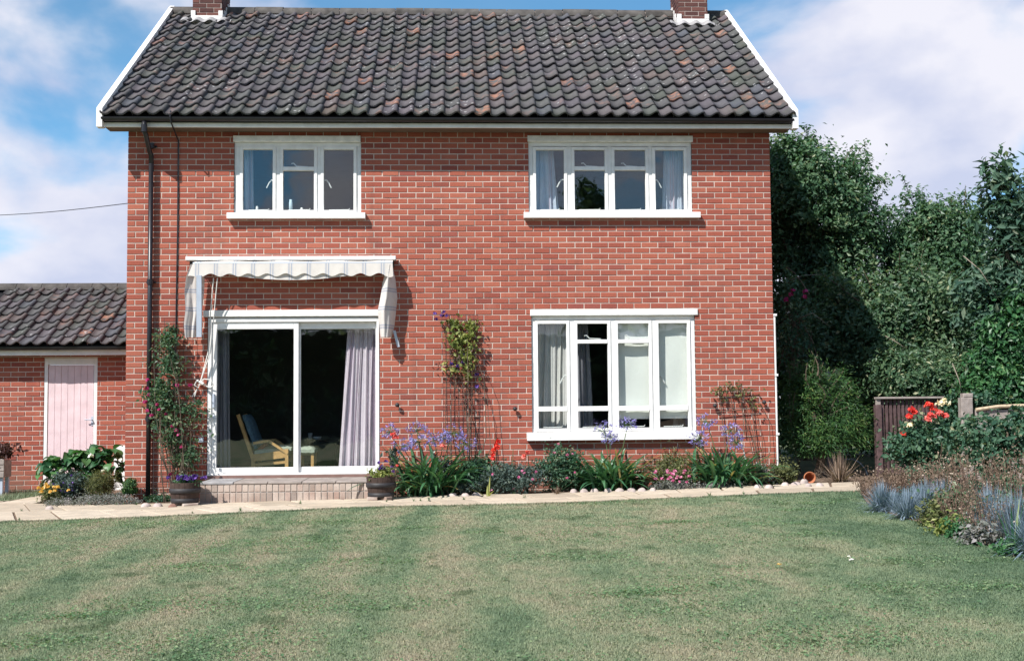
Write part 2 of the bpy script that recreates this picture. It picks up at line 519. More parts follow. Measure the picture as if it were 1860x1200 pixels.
LF_TREE2 = leaf_mat('hedge_leaf', [(0, (0.024, 0.070, 0.048)), (0.5, (0.056, 0.132, 0.080)), (0.85, (0.115, 0.20, 0.115)), (1, (0.32, 0.32, 0.20))], 0.3, 0.45, 0.3)
LF_GREY = leaf_mat('grey_green_leaf', [(0, (0.034, 0.080, 0.058)), (0.5, (0.066, 0.135, 0.092)), (0.9, (0.14, 0.22, 0.15)), (1, (0.34, 0.38, 0.28))], 0.3, 0.45, 0.3)
LF_ELDER = leaf_mat('elder_leaf', [(0, (0.030, 0.074, 0.042)), (0.45, (0.072, 0.145, 0.078)), (0.85, (0.145, 0.215, 0.110)), (1, (0.42, 0.43, 0.28))], 0.32, 0.42, 0.35)
LF_BRIGHT = leaf_mat('bright_leaf', [(0, (0.018, 0.070, 0.030)), (0.5, (0.040, 0.130, 0.048)), (0.9, (0.095, 0.215, 0.075)), (1, (0.22, 0.32, 0.13))], 0.25, 0.42, 0.45)
LF_CONIFER = leaf_mat('conifer_spray', [(0, (0.018, 0.060, 0.022)), (0.5, (0.042, 0.110, 0.032)), (0.85, (0.100, 0.185, 0.045)), (1, (0.21, 0.24, 0.085))], 0.2)
LF_STRAP = leaf_mat('strap_leaf', [(0, (0.028, 0.095, 0.050)), (0.5, (0.055, 0.160, 0.078)), (0.88, (0.105, 0.225, 0.105)), (0.95, (0.26, 0.30, 0.12)), (1, (0.48, 0.38, 0.16))], 0.25, 0.30, 0.6)
LF_GLAUC = leaf_mat('glaucous_leaf', [(0, (0.045, 0.080, 0.072)), (0.6, (0.085, 0.130, 0.115)), (1, (0.16, 0.20, 0.16))])
LF_OLIVE = leaf_mat('olive_leaf', [(0, (0.06, 0.075, 0.035)), (0.5, (0.115, 0.135, 0.055)), (1, (0.26, 0.27, 0.11))])
LF_LIME = leaf_mat('lime_leaf', [(0, (0.10, 0.14, 0.04)), (0.5, (0.20, 0.25, 0.07)), (1, (0.40, 0.40, 0.14))])
LF_RED = leaf_mat('bronze_leaf', [(0, (0.04, 0.02, 0.02)), (0.6, (0.09, 0.04, 0.035)), (1, (0.16, 0.09, 0.06))])
LF_DRY = leaf_mat('dry_seedhead', [(0, (0.10, 0.075, 0.055)), (0.5, (0.22, 0.155, 0.115)), (0.9, (0.36, 0.27, 0.205)), (1, (0.62, 0.53, 0.44))], 0.2, 0.8, 0.1)
LF_BLUE = leaf_mat('blue_grass', [(0, (0.10, 0.15, 0.19)), (0.5, (0.19, 0.26, 0.33)), (1, (0.36, 0.44, 0.55))], 0.2, 0.6, 0.2)
LF_SILVER = leaf_mat('silver_leaf', [(0, (0.10, 0.12, 0.10)), (0.5, (0.19, 0.20, 0.18)), (1, (0.36, 0.33, 0.34))], 0.2, 0.8, 0.1)
FL_BLUE = leaf_mat('blue_petal', [(0, (0.17, 0.15, 0.46)), (0.6, (0.30, 0.27, 0.66)), (1, (0.52, 0.48, 0.82))], 0.3)
FL_PURPLE = leaf_mat('purple_petal', [(0, (0.035, 0.012, 0.12)), (0.6, (0.08, 0.03, 0.24)), (1, (0.20, 0.10, 0.42))], 0.3)
FL_RED = leaf_mat('red_petal', [(0, (0.45, 0.015, 0.015)), (0.6, (0.72, 0.04, 0.03)), (1, (0.85, 0.16, 0.10))], 0.3)
FL_CORAL = leaf_mat('coral_petal', [(0, (0.62, 0.06, 0.06)), (0.6, (0.80, 0.15, 0.13)), (1, (0.88, 0.34, 0.28))], 0.3)
FL_PINK = leaf_mat('pink_petal', [(0, (0.45, 0.06, 0.20)), (0.6, (0.62, 0.18, 0.36)), (1, (0.80, 0.45, 0.58))], 0.3)
FL_MAG = leaf_mat('magenta_petal', [(0, (0.26, 0.01, 0.08)), (0.6, (0.45, 0.02, 0.15)), (1, (0.60, 0.10, 0.28))], 0.3)
FL_CREAM = leaf_mat('cream_petal', [(0, (0.80, 0.58, 0.33)), (0.6, (0.84, 0.74, 0.52)), (1, (0.86, 0.84, 0.70))], 0.3)
FL_YEL = leaf_mat('yellow_petal', [(0, (0.70, 0.38, 0.05)), (0.6, (0.80, 0.52, 0.12)), (1, (0.82, 0.72, 0.45))], 0.3)
FL_WHITE = leaf_mat('white_petal', [(0, (0.75, 0.72, 0.70)), (1, (0.85, 0.84, 0.82))], 0.3)

def lawn_stuff(t, attr):
    """turf colour: mown stripes, drought patches, clover; the same field colours the soil sheet and the blades"""
    p = t.pos()
    big = t.noise(t.pos((1.25, 0.50, 1.0)), 1.0, 5.0, 0.6)
    mid = t.noise(t.pos((2.6, 1.5, 1.0)), 1.7, 5.0, 0.62)
    dry = t.math('ADD', t.math('MULTIPLY', big, 0.55), t.math('MULTIPLY', mid, 0.45))
    sp = t.n('ShaderNodeSeparateXYZ'); t.l(p, sp.inputs[0])
    xx = t.math('ADD', t.math('ADD', sp.outputs[0], t.math('MULTIPLY', sp.outputs[1], -0.016)), t.math('MULTIPLY', t.noise(t.pos((0.5, 0.5, 1)), 1.3, 2.0), 0.30))
    st = t.math('SINE', t.math('MULTIPLY', xx, 8.4))
    near = t.math('MULTIPLY', t.mr(sp.outputs[0], 0.1, 0.7, 0.070, 0.016), t.mr(sp.outputs[0], -5.0, -2.2, 0.3, 1.0))
    dry = t.math('ADD', dry, t.math('MULTIPLY', st, near))  # light and dark sheen of the bent mown grass, put into the colour
    # the lawn is lusher beside the flower border
    dry = t.math('ADD', dry, t.mr(t.math('ADD', sp.outputs[0], t.math('MULTIPLY', sp.outputs[1], -0.10)), 3.0, 5.0, 0.0, -0.22))
    c = t.ramp(dry, [(0.30, (0.130, 0.196, 0.122)), (0.43, (0.214, 0.272, 0.172)), (0.52, (0.288, 0.308, 0.208)), (0.64, (0.360, 0.330, 0.242)), (0.80, (0.430, 0.364, 0.282))])
    clover = t.math('MULTIPLY', t.mr(t.noise(t.pos((1.7, 1.0, 1)), 1.6, 4.0), 0.60, 0.66), 0.55)
    c = t.mix(clover, c, (0.060, 0.120, 0.050))
    if attr:
        a = t.n('ShaderNodeAttribute', attribute_name='v').outputs['Fac']
        c = t.mix(1.0, c, t.ramp(a, [(0.0, (0.66, 0.72, 0.6)), (0.5, (1.0, 1.0, 1.0)), (0.85, (1.18, 1.15, 1.05)), (1.0, (1.5, 1.35, 1.2))]), 'MULTIPLY')
    return c, p
t = NT('turf_soil')
c_, p_ = lawn_stuff(t, False)
c_ = t.mix(1.0, c_, (0.88, 0.86, 0.80), 'MULTIPLY')
LAWN = t.done(t.bsdf(c_, 0.95, 0.1, t.bump(t.noise(p_, 90.0, 4.0), 0.02, 0.8)))
t = NT('grass_blade')
c_, p_ = lawn_stuff(t, True)
d_ = t.bsdf(c_, 0.6, 0.2)
tl_ = t.n('ShaderNodeBsdfTranslucent'); t.l(c_, tl_.inputs['Color'])
mx_ = t.n('ShaderNodeMixShader'); mx_.inputs[0].default_value = 0.3
t.l(d_, mx_.inputs[1]); t.l(tl_.outputs[0], mx_.inputs[2])
BLADE = t.done(mx_.outputs[0])
FAR_GROUND = plain('rough_ground', (0.11, 0.13, 0.07), 0.95, 0.1, 0.3, 0.6)

# ================================================================== the setting: ground, lawn, path
def sheet(name, pts, mat, dz, n=1):
    V = [(x, y, gz(x, y) + dz) for x, y in pts]
    o = npmesh(name, V, [np.array([list(range(len(V)))])], mat)
    return tag(o, kind='structure')
# rough ground to the horizon
o = npmesh('ground', [(x, y, gz(x) - 0.03 if abs(x) < 100 else gz(math.copysign(90, x)) - 0.03) for x in (-900, -90, 90, 900) for y in (-900, 900)],
           [np.array([(0, 2, 3, 1), (2, 4, 5, 3), (4, 6, 7, 5)])], FAR_GROUND)
tag(o, kind='structure')
PATH_OUT = [(-60, 953), (0, 948), (150, 944), (300, 938), (450, 931), (670, 921), (840, 918), (1000, 914.5), (1200, 906.5), (1400, 897.5), (1565, 892)]
PATH_IN = [(-60, 917), (0, 914), (150, 919), (300, 917), (450, 912), (670, 906), (840, 901), (1000, 898), (1200, 891), (1400, 883), (1565, 877)]
path_out = [G(*p)[:2] for p in PATH_OUT]
path_in = [G(*p)[:2] for p in PATH_IN]
EDGE = [(1562, 893), (1575, 915), (1620, 935), (1680, 952), (1750, 975), (1820, 1000), (1880, 1016), (1960, 1040)]
border_edge = [G(*p)[:2] for p in EDGE]
be = [tuple(p) for p in border_edge]
# extend the border edge towards and behind the camera
be_ext = be + [(be[-1][0] + 0.15, -12.0), (be[-1][0] + 0.4, -40.0)]
lawn_poly = [(-40.0, -40.0), (-40.0, float(path_out[0][1]) - 0.0)] + [tuple(p) for p in path_out] + be_ext
sheet('lawn', lawn_poly[::-1], LAWN, 0.0)
sheet('flower_bed_soil', [tuple(p) for p in path_in[2:]] + [(6.2, 0.9), (6.2, 2.2), (4.35, 2.2), (4.35, 0.02), (-4.30, 0.02), (-4.36, 2.6), (-5.9, 2.6)], SOIL, 0.004)
sheet('border_soil', be_ext + [(14, -40), (14, 2.0), (be[0][0] + 0.4, 2.0)], SOIL, 0.008)
sheet('grass_verge', [(-9.0, 0.9), (-6.15, 0.9), (-5.75, 2.68), (-9.0, 2.68)], LAWN, 0.006)
path = npmesh('path', [(p[0], p[1], gz(p[0]) + 0.004) for p in list(path_out) + list(path_in)],
              [np.array([(i, i + 1, len(path_out) + i + 1, len(path_out) + i) for i in range(len(path_out) - 1)])], SOIL)
tag(path, kind='structure')

def poly_slab(pts, zt, mb, b=0.012):
    """one paving slab: a worn edge, slightly uneven"""
    pts = [np.array(p) for p in pts]; c = sum(pts) / len(pts); n = len(pts)
    tilt = [random.uniform(-0.004, 0.004) for _ in pts]
    lo = [(p[0], p[1], gz(p[0]) - 0.01) for p in pts]
    mi = [(p[0], p[1], gz(p[0]) + zt - 0.006 + tilt[i]) for i, p in enumerate(pts)]
    tp = []
    for i, p in enumerate(pts):
        q = p + (c - p) / np.linalg.norm(c - p) * b
        tp.append((q[0], q[1], gz(p[0]) + zt + tilt[i]))
    q = []
    for i in range(n):
        j = (i + 1) % n
        q.append((i, j, n + j, n + i)); q.append((n + i, n + j, 2 * n + j, 2 * n + i))
    mb.add(lo + mi + tp, q + [tuple(range(2 * n, 3 * n))] if n == 4 else q, [] if n == 4 else [(2 * n, 2 * n + i, 2 * n + i + 1) for i in range(1, n - 1)])
def resample(P, s):
    P = np.array(P); d = np.r_[0, np.cumsum(np.linalg.norm(np.diff(P, axis=0), axis=1))]
    return lambda t: np.array([np.interp(t, d, P[:, 0]), np.interp(t, d, P[:, 1])]), d[-1]
fo, lo_ = resample(path_out, 0); fi, li_ = resample(path_in, 0)
NS = 19
WEEDS = []
us = [0.0]
for i in range(NS): us.append(us[-1] + random.uniform(0.8, 1.2))
us = [u / us[-1] for u in us]
vsplit = [0.0, 0.47, 1.0]
for r in range(2):
    sh = 0.0 if r == 0 else 0.021
    for i in range(NS):
        u0, u1 = min(1, us[i] + sh * (i > 0)), min(1, us[i + 1] + sh * (i < NS - 1))
        j = 0.008
        def P(u, v): return fo(u * lo_) * (1 - v) + fi(u * li_) * v
        v0, v1 = vsplit[r], vsplit[r + 1]
        wob = lambda: np.array([random.uniform(-0.012, 0.012), random.uniform(-0.02, 0.02)])
        mb = MB()
        poly_slab([P(u0 + j / 6, v0 + 0.015) + wob(), P(u1 - j / 6, v0 + 0.015) + wob(), P(u1 - j / 6, v1 - 0.02) + wob(), P(u0 + j / 6, v1 - 0.02) + wob()], 0.022, mb)
        mb.build('slab', SLAB, path)
for k in range(26):
    u_ = rng.uniform(0.02, 0.98); v_ = rng.choice([0.02, 0.47, 0.98]); q_ = fo(u_ * lo_) * (1 - v_) + fi(u_ * li_) * v_
    WEEDS.append((float(q_[0]), float(q_[1])))
# slabs that turn up beside the outbuilding
for quad in ([(-6.9, 0.0), (-6.15, 0.02), (-6.1, 0.62), (-6.95, 0.62)], [(-6.12, 0.0), (-5.52, 0.03), (-5.55, 0.62), (-6.06, 0.63)], [(-7.7, -0.02), (-6.95, 0.0), (-7.0, 0.6), (-7.75, 0.6)],
             [(-6.05, 0.68), (-5.58, 0.67), (-5.60, 1.3), (-5.98, 1.32)], [(-5.96, 1.37), (-5.62, 1.35), (-5.64, 2.0), (-5.92, 2.02)]):
    mb = MB(); poly_slab(quad, 0.02, mb); mb.build('slab', SLAB, path)

# ================================================================== brick laying
CH, BL, BH, JT = 0.075, 0.2130, 0.0630, 0.0120
def lay(x0, x1, z0, z1, openings, shift=0.0, ch=CH):
    out = []
    k = 0; z = z0
    while z < z1 - 0.012:
        zb = min(z + ch - JT, z1)
        x = x0 - ((0.1125 if k % 2 else 0.0) + shift) % 0.225
        while x < x1 - 0.02:
            a, b = max(x, x0), min(x + 0.225 - JT, x1)
            x += 0.225
            if b - a < 0.025: continue
            parts = [(a, b, z, zb)]
            for (ox0, ox1, oz0, oz1) in openings:
                new = []
                for (pa, pb, pz, pt) in parts:
                    if pb <= ox0 or pa >= ox1 or pt <= oz0 or pz >= oz1:
                        new.append((pa, pb, pz, pt)); continue
                    if pa < ox0 - 0.02: new.append((pa, ox0, pz, pt))
                    if pb > ox1 + 0.02: new.append((ox1, pb, pz, pt))
                    ma, mb_ = max(pa, ox0), min(pb, ox1)
                    if pz < oz0 - 0.012: new.append((ma, mb_, pz, oz0))
                    if pt > oz1 + 0.012: new.append((ma, mb_, oz1, pt))
                parts = new
            out += parts
        z += ch; k += 1
    return out
def brick_arrays(rects, yf, depth=0.09, b=0.0035):
    """chamfered brick faces with real depth; each brick sits a little proud or back"""
    R_ = np.array(rects)
    n = len(R_)
    a, c, z, t = R_.T
    jy = yf + rng.uniform(-0.0022, 0.0022, n)
    V = np.zeros((n, 12, 3))
    for i, (sx, sz) in enumerate(((0, 0), (1, 0), (1, 1), (0, 1))):
        xx = np.where(sx, c, a); zz = np.where(sz, t, z)
        V[:, i] = np.stack([xx, np.full(n, yf + depth), zz], 1)
        V[:, 4 + i] = np.stack([xx, jy + b, zz], 1)
        V[:, 8 + i] = np.stack([xx + (b if not sx else -b), jy, zz + (b if not sz else -b)], 1)
    q = [(8, 9, 10, 11)]
    for i in range(4):
        j = (i + 1) % 4
        q += [(i, j, 4 + j, 4 + i), (4 + i, 4 + j, 8 + j, 8 + i)]
    q = np.array(q)
    Fc = (q[None] + (np.arange(n) * 12)[:, None, None]).reshape(-1, 4)
    return V.reshape(-1, 3), Fc
def wall_sheet(x0, x1, z0, z1, y, openings, reveal=0.12):
    """mortar bed with real openings and their reveals"""
    xs = sorted({x0, x1, *[v for o in openings for v in o[:2]]}); zs = sorted({z0, z1, *[v for o in openings for v in o[2:]]})
    xs = [x for x in xs if x0 <= x <= x1]; zs = [z for z in zs if z0 <= z <= z1]
    mb = MB()
    for i in range(len(xs) - 1):
        for j in range(len(zs) - 1):
            cx, cz = (xs[i] + xs[i + 1]) / 2, (zs[j] + zs[j + 1]) / 2
            if any(o[0] < cx < o[1] and o[2] < cz < o[3] for o in openings): continue
            mb.add([(xs[i], y, zs[j]), (xs[i + 1], y, zs[j]), (xs[i + 1], y, zs[j + 1]), (xs[i], y, zs[j + 1])], [(0, 1, 2, 3)])
    for (a, b, c, d) in openings:
        e = reveal
        mb.add([(a, y, c), (a, y, d), (a, y + e, d), (a, y + e, c)], [(0, 1, 2, 3)])
        mb.add([(b, y, c), (b, y, d), (b, y + e, d), (b, y + e, c)], [(3, 2, 1, 0)])
        mb.add([(a, y, d), (b, y, d), (b, y + e, d), (a, y + e, d)], [(0, 1, 2, 3)])
        mb.add([(a, y, c), (b, y, c), (b, y + e, c), (a, y + e, c)], [(3, 2, 1, 0)])
    return mb
def single_bricks(rects, yf, parent, depth=0.09, mat=None):
    """bricks as objects of their own; equal ones share their mesh"""
    cache = {}
    org = ORIGIN[parent.name]
    for (a, b, z, t_) in rects:
        key = (round(b - a, 3), round(t_ - z, 3))
        if key not in cache:
            V, Fc = brick_arrays([(0, b - a, 0, t_ - z)], 0.0, depth)
            me = bpy.data.meshes.new('brick')
            me.from_pydata(V.tolist(), [], Fc.tolist()); me.materials.append(mat or BRICK); me.polygons.foreach_set('use_smooth', np.zeros(len(Fc), bool))
            cache[key] = me
        link('brick', cache[key], parent, (a - org[0], yf + random.uniform(-0.0022, 0.0022) - org[1], z - org[2]))

# ================================================================== the house
HX0, HX1 = -4.325, 4.317
EY, EZ = -0.40, Z(212, -0.40)
RY = 3.5
RZ = Z(27, RY)
SOFFIT = Z(232, -0.33)
house = thing('brick_house', 'two storey red brick house with dark pantile roof and white windows', 'house', (0, 0, 0))

def prect(x0, x1, y0, y1):
    """photo rectangle -> wall rectangle on the facade"""
    px, py = (x0 + x1) / 2, (y0 + y1) / 2
    return (float(at(x0, py)[0]), float(at(x1, py)[0]), float(at(px, y1)[2]), float(at(px, y0)[2]))
OP_DOOR = prect(376, 690, 563, 867)
OP_W1 = prect(425, 656, 247, 388)
OP_W2 = prect(960, 1257, 247, 388)
OP_W3 = prect(966, 1264, 562, 786)
OPEN = [OP_DOOR, OP_W1, OP_W2, OP_W3]
WALL_B, WALL_T = -0.16, SOFFIT + 0.02
wall = wall_sheet(HX0 + 0.004, HX1 - 0.004, WALL_B, WALL_T, 0.006, OPEN, 0.14).build('wall', MORTAR, house)
rects = lay(HX0, HX1, WALL_B, WALL_T, OPEN)
full = [r for r in rects if abs(r[1] - r[0] - BL) < 0.002 and abs(r[3] - r[2] - (CH - JT)) < 0.002]
full.sort(key=lambda r: ((r[0] + r[1]) / 2 - 0.3) ** 2 + 1.2 * ((r[2] + r[3]) / 2 - 2.6) ** 2)
own = full[:300]; ownset = set(own)
single_bricks(own, 0.0, wall)
V, Fc = brick_arrays([r for r in rects if r not in ownset], 0.0)
tag(npmesh('brickwork', V, [Fc], BRICK, wall), kind='stuff')
# the other three walls close the house
BD = 2 * RY
mb = MB()
mb.add([(HX1 - 0.006, 0.09, WALL_B), (HX1 - 0.006, BD, WALL_B), (HX1 - 0.006, BD, SOFFIT), (HX1 - 0.006, RY, RZ - 0.12), (HX1 - 0.006, 0.09, SOFFIT)], [], [(0, 1, 2), (0, 2, 4), (4, 2, 3)])
mb.add([(HX0 + 0.006, 0.09, WALL_B), (HX0 + 0.006, BD, WALL_B), (HX0 + 0.006, BD, SOFFIT), (HX0 + 0.006, RY, RZ - 0.12), (HX0 + 0.006, 0.09, SOFFIT)], [], [(2, 1, 0), (4, 2, 0), (3, 2, 4)])
mb.add([(HX0 + 0.006, BD, WALL_B), (HX1 - 0.006, BD, WALL_B), (HX1 - 0.006, BD, SOFFIT), (HX0 + 0.006, BD, SOFFIT)], [(0, 1, 2, 3)])
def brick_tex():
    t = NT('brickwork_of_the_sides')
    b = t.n('ShaderNodeTexBrick')
    mp = t.n('ShaderNodeMapping'); mp.inputs['Rotation'].default_value = (math.radians(90), 0, math.radians(90))
    t.l(t.n('ShaderNodeNewGeometry').outputs['Position'], mp.inputs[0]); t.l(mp.outputs[0], b.inputs['Vector'])
    t.set(b, Color1=(0.36, 0.09, 0.06, 1), Color2=(0.28, 0.07, 0.055, 1), Mortar=(0.46, 0.39, 0.35, 1), Scale=1.0)
    b.inputs['Brick Width'].default_value = 0.225; b.inputs['Row Height'].default_value = 0.075; b.inputs['Mortar Size'].default_value = 0.005
    return t.done(t.bsdf(b.outputs['Color'], 0.9, 0.15, t.bump(b.outputs['Fac'], 0.006, -0.6)))
mb.build('side_wall', brick_tex(), house)

# rooms behind the openings
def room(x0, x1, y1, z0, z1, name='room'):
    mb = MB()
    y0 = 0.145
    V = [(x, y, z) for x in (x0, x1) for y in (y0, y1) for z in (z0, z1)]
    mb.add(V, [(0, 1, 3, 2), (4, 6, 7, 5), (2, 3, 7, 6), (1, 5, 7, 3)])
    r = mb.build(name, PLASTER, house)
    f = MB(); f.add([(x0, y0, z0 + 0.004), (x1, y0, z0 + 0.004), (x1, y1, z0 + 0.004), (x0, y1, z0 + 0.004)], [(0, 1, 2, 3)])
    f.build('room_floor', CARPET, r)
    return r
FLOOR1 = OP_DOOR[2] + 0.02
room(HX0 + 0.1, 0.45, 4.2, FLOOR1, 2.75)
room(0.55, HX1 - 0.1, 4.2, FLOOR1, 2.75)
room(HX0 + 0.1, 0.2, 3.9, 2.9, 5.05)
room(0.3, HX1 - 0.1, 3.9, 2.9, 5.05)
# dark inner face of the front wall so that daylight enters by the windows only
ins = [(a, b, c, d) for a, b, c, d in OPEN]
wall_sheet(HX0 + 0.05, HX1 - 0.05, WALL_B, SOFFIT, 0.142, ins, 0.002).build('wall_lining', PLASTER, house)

# windows --------------------------------------------------------------
def bx(a, b, y0, y1, c, d, bev=0.005):
    return MB().bevbox(a, b, y0, y1, c, d, bev)
def make_window(op, panes, top, bot, rails, low=None, handles=(), lintel=None, sill=None, label=None):
    """panes: photo x pairs of the glass; top/bot: photo y of the glass; rails {pane: (y0,y1)}; low: (y0,y1) transom of the lower lights"""
    a, b, c, d = op
    zt, zb = Z(top, 0, 1000), Z(bot, 0, 1000)
    lin_z = Z(lintel[3], 0, (lintel[0] + lintel[1]) / 2)
    win = MB()
    FY0, FY1 = 0.030, 0.115
    FT = lin_z
    ft, fb = 0.055, 0.055
    px = [(X(p0, 0, (top + bot) / 2), X(p1, 0, (top + bot) / 2)) for p0, p1 in panes]
    sw = 0.042                                            # width of the sash members
    win.bevbox(a, b, FY0, FY1, FT - ft, FT, 0.004)
    win.bevbox(a, b, FY0, FY1, c, zb - sw + 0.002, 0.004)
    win.bevbox(a, px[0][0] - sw, FY0, FY1, zb - sw + 0.002, FT - ft, 0.004)
    win.bevbox(px[-1][1] + sw, b, FY0, FY1, zb - sw + 0.002, FT - ft, 0.004)
    for i in range(len(px) - 1):
        win.bevbox(px[i][1] + sw, px[i + 1][0] - sw, FY0 - 0.004, FY1, zb - sw + 0.002, FT - ft, 0.004)
    w = win.build('window', WHITE, house)
    if label: w['label'] = label
    for i, (p0, p1) in enumerate(px):
        cells = [(zb, zt)]
        if low:
            l0, l1 = Z(low[1], 0, 1000), Z(low[0], 0, 1000)
            cells = [(zb, l0), (l1, zt)]
        if i in rails:
            r0, r1 = Z(rails[i][1], 0, 1000), Z(rails[i][0], 0, 1000)
            q = cells.pop(); cells += [(q[0], r0), (r1, q[1])]
        sash = MB(); Y0, Y1 = 0.012, 0.075
        sash.bevbox(p0 - sw, p0, Y0, Y1, zb - sw, zt + sw, 0.004)
        sash.bevbox(p1, p1 + sw, Y0, Y1, zb - sw, zt + sw, 0.004)
        sash.bevbox(p0, p1, Y0, Y1, zt, zt + sw, 0.004)
        sash.bevbox(p0, p1, Y0, Y1, zb - sw, zb, 0.004)
        for j in range(len(cells) - 1):
            sash.bevbox(p0, p1, Y0 - 0.006, Y1, cells[j][1], cells[j + 1][0], 0.004)
        sash.build('sash', WHITE, w)
        for (g0, g1) in cells:
            tl = [random.uniform(-0.0022, 0.0022) for _ in range(3)]
            y = 0.046
            pn = MB()
            P_ = [(p0 - 0.004, y + tl[0], g0 - 0.004), (p1 + 0.004, y + tl[1], g0 - 0.004), (p1 + 0.004, y + tl[1] + tl[2] * 1.2, g1 + 0.004), (p0 - 0.004, y + tl[0] + tl[2] * 1.2, g1 + 0.004)]
            pn.add(P_ + [(p[0], p[1] + 0.004, p[2]) for p in P_], [(0, 1, 2, 3), (7, 6, 5, 4), (0, 4, 5, 1), (1, 5, 6, 2), (2, 6, 7, 3), (3, 7, 4, 0)])
            pn.build('pane', GLASS, w)
    for (hx, hy, dx) in handles:                          # casement handles: a short tail hanging off the stile, inside the glass
        p = at(hx, hy)
        hb = MB(); hb.tube([(p[0], 0.062, p[2]), (p[0] + dx * 0.022, 0.085, p[2] + 0.006), (p[0] + dx * 0.05, 0.09, p[2] - 0.03), (p[0] + dx * 0.085, 0.09, p[2] - 0.10)], [0.010, 0.010, 0.009, 0.008], 6)
        hb.build('handle', WHITE, w)
    for i in rails:                                       # stays of the top-hung vents
        p0, p1 = px[i]; zc = Z(rails[i][0], 0, 1000)
        hb = MB(); hb.tube([(p0 + 0.10, 0.082, zc + 0.055), (p0 + 0.13, 0.09, zc + 0.062), (p0 + 0.17, 0.09, zc + 0.02), (p0 + 0.32, 0.09, zc + 0.012)], 0.008, 6)
        hb.build('window_stay', WHITE, w)
    for (p0, p1) in px:
        hb = MB(); hb.tube([(p0 + 0.06, 0.09, zb + 0.012), (p1 - 0.07, 0.09, zb + 0.016), (p1 - 0.06, 0.09, zb + 0.035)], 0.007, 6)
        hb.build('window_stay', WHITE, w)
    l = prect(*lintel)
    bx(l[0], l[1], -0.028, 0.10, l[2], l[3], 0.006).build('lintel', WHITE_W, w)
    s = prect(*sill)
    mb = MB(); mb.add([(s[0], -0.095, s[2]), (s[1], -0.095, s[2]), (s[1], -0.095, s[3] - 0.012), (s[0], -0.095, s[3] - 0.012), (s[0], -0.085, s[3]), (s[1], -0.085, s[3]),
                       (s[0], 0.03, s[3] + 0.012), (s[1], 0.03, s[3] + 0.012), (s[0], 0.03, s[2]), (s[1], 0.03, s[2])],
                      [(0, 1, 2, 3), (3, 2, 5, 4), (4, 5, 7, 6), (1, 0, 8, 9)], [(0, 3, 8), (3, 4, 6), (3, 6, 8), (1, 9, 2), (2, 7, 5), (2, 9, 7)])
    mb.build('sill', WHITE, w)
    return w
make_window(OP_W1, [(441, 495), (514, 570), (588, 642)], 272, 381, {1: (303, 310)}, None, [(494, 326, -1), (589, 326, 1)], (424, 655, 247, 258), (414, 664, 388, 398), 'white three light upstairs window over the awning')
make_window(OP_W2, [(974, 1025), (1044, 1099), (1117, 1173), (1191, 1243)], 272, 381, {1: (302, 309), 2: (302, 309)}, None, [(1024, 325, -1), (1192, 326, 1)], (958, 1258, 247, 258), (951, 1270, 387, 397), 'white four light upstairs window with blue curtains')
make_window(OP_W3, [(978, 1030), (1050, 1105), (1124, 1180), (1198, 1250)], 588, 778, {1: (617, 624), 2: (617, 624)}, (738, 747), [(1030, 682, -1), (1198, 682, 1)], (963, 1267, 562, 573), (957, 1267, 785, 798), 'white four light downstairs window with roller blind')

# patio door ------------------------------------------------------------
a, b, c, d = OP_DOOR
zsill = Z(848, 0, 530); ztop = Z(597, 0, 530)
zfr = Z(577, 0, 530); zbot = Z(862, 0, 530)
dx0, dx1 = X(377, 0, 720), X(689, 0, 720)
fr = MB()
fr.bevbox(dx0, dx1, 0.0, 0.12, zfr - 0.055, zfr, 0.004)
fr.bevbox(dx0, dx0 + 0.05, 0.0, 0.12, zbot + 0.03, zfr - 0.055, 0.004)
fr.bevbox(dx1 - 0.035, dx1, 0.0, 0.12, zbot + 0.03, zfr - 0.055, 0.004)
fr.bevbox(dx0, dx1, -0.015, 0.12, zbot, zbot + 0.03, 0.004)
pdoor = fr.build('patio_door', WHITE, house)
def leaf(px0, px1, gx0, gx1, y0, hx=None):
    x0, x1, g0, g1 = X(px0, 0, 720), X(px1, 0, 720), X(gx0, 0, 720), X(gx1, 0, 720)
    mb = MB(); za, zc = zbot + 0.031, zfr - 0.056
    mb.bevbox(x0, g0, y0, y0 + 0.04, za, zc, 0.004); mb.bevbox(g1, x1, y0, y0 + 0.04, za, zc, 0.004)
    mb.bevbox(g0, g1, y0, y0 + 0.04, ztop, zc, 0.004); mb.bevbox(g0, g1, y0, y0 + 0.04, za, zsill, 0.004)
    mb.build('sliding_panel', WHITE, pdoor)
    MB().box(g0 - 0.005, g1 + 0.005, y0 + 0.016, y0 + 0.022, zsill - 0.005, ztop + 0.005).build('pane', GLASS, pdoor)
leaf(384, 542, 393, 533, 0.02)
leaf(541, 685, 545, 682, 0.066)
hb = MB(); hx = X(388, 0, 720)
hb.bevbox(hx - 0.014, hx + 0.014, -0.012, 0.02, Z(737), Z(712), 0.004); hb.bevbox(hx - 0.012, hx + 0.012, 0.012, 0.02, Z(757), Z(750), 0.003)
hb.build('handle', ALU, pdoor)
l = prect(370, 690, 563, 575)
bx(l[0], l[1], -0.03, 0.10, l[2], l[3], 0.006).build('lintel', WHITE_W, pdoor)
MB().box(OP_DOOR[0], OP_DOOR[1], 0.01, 0.12, l[2] - 0.03, l[2] - 0.002).build('head_board', GREYWOOD, pdoor)
MB().bevbox(OP_DOOR[0] - 0.0, OP_DOOR[1], -0.03, 0.10, Z(868, 0, 530), zbot - 0.002, 0.004).build('threshold', plain('stained_sill', (0.20, 0.12, 0.10), 0.7, 0.3), pdoor)

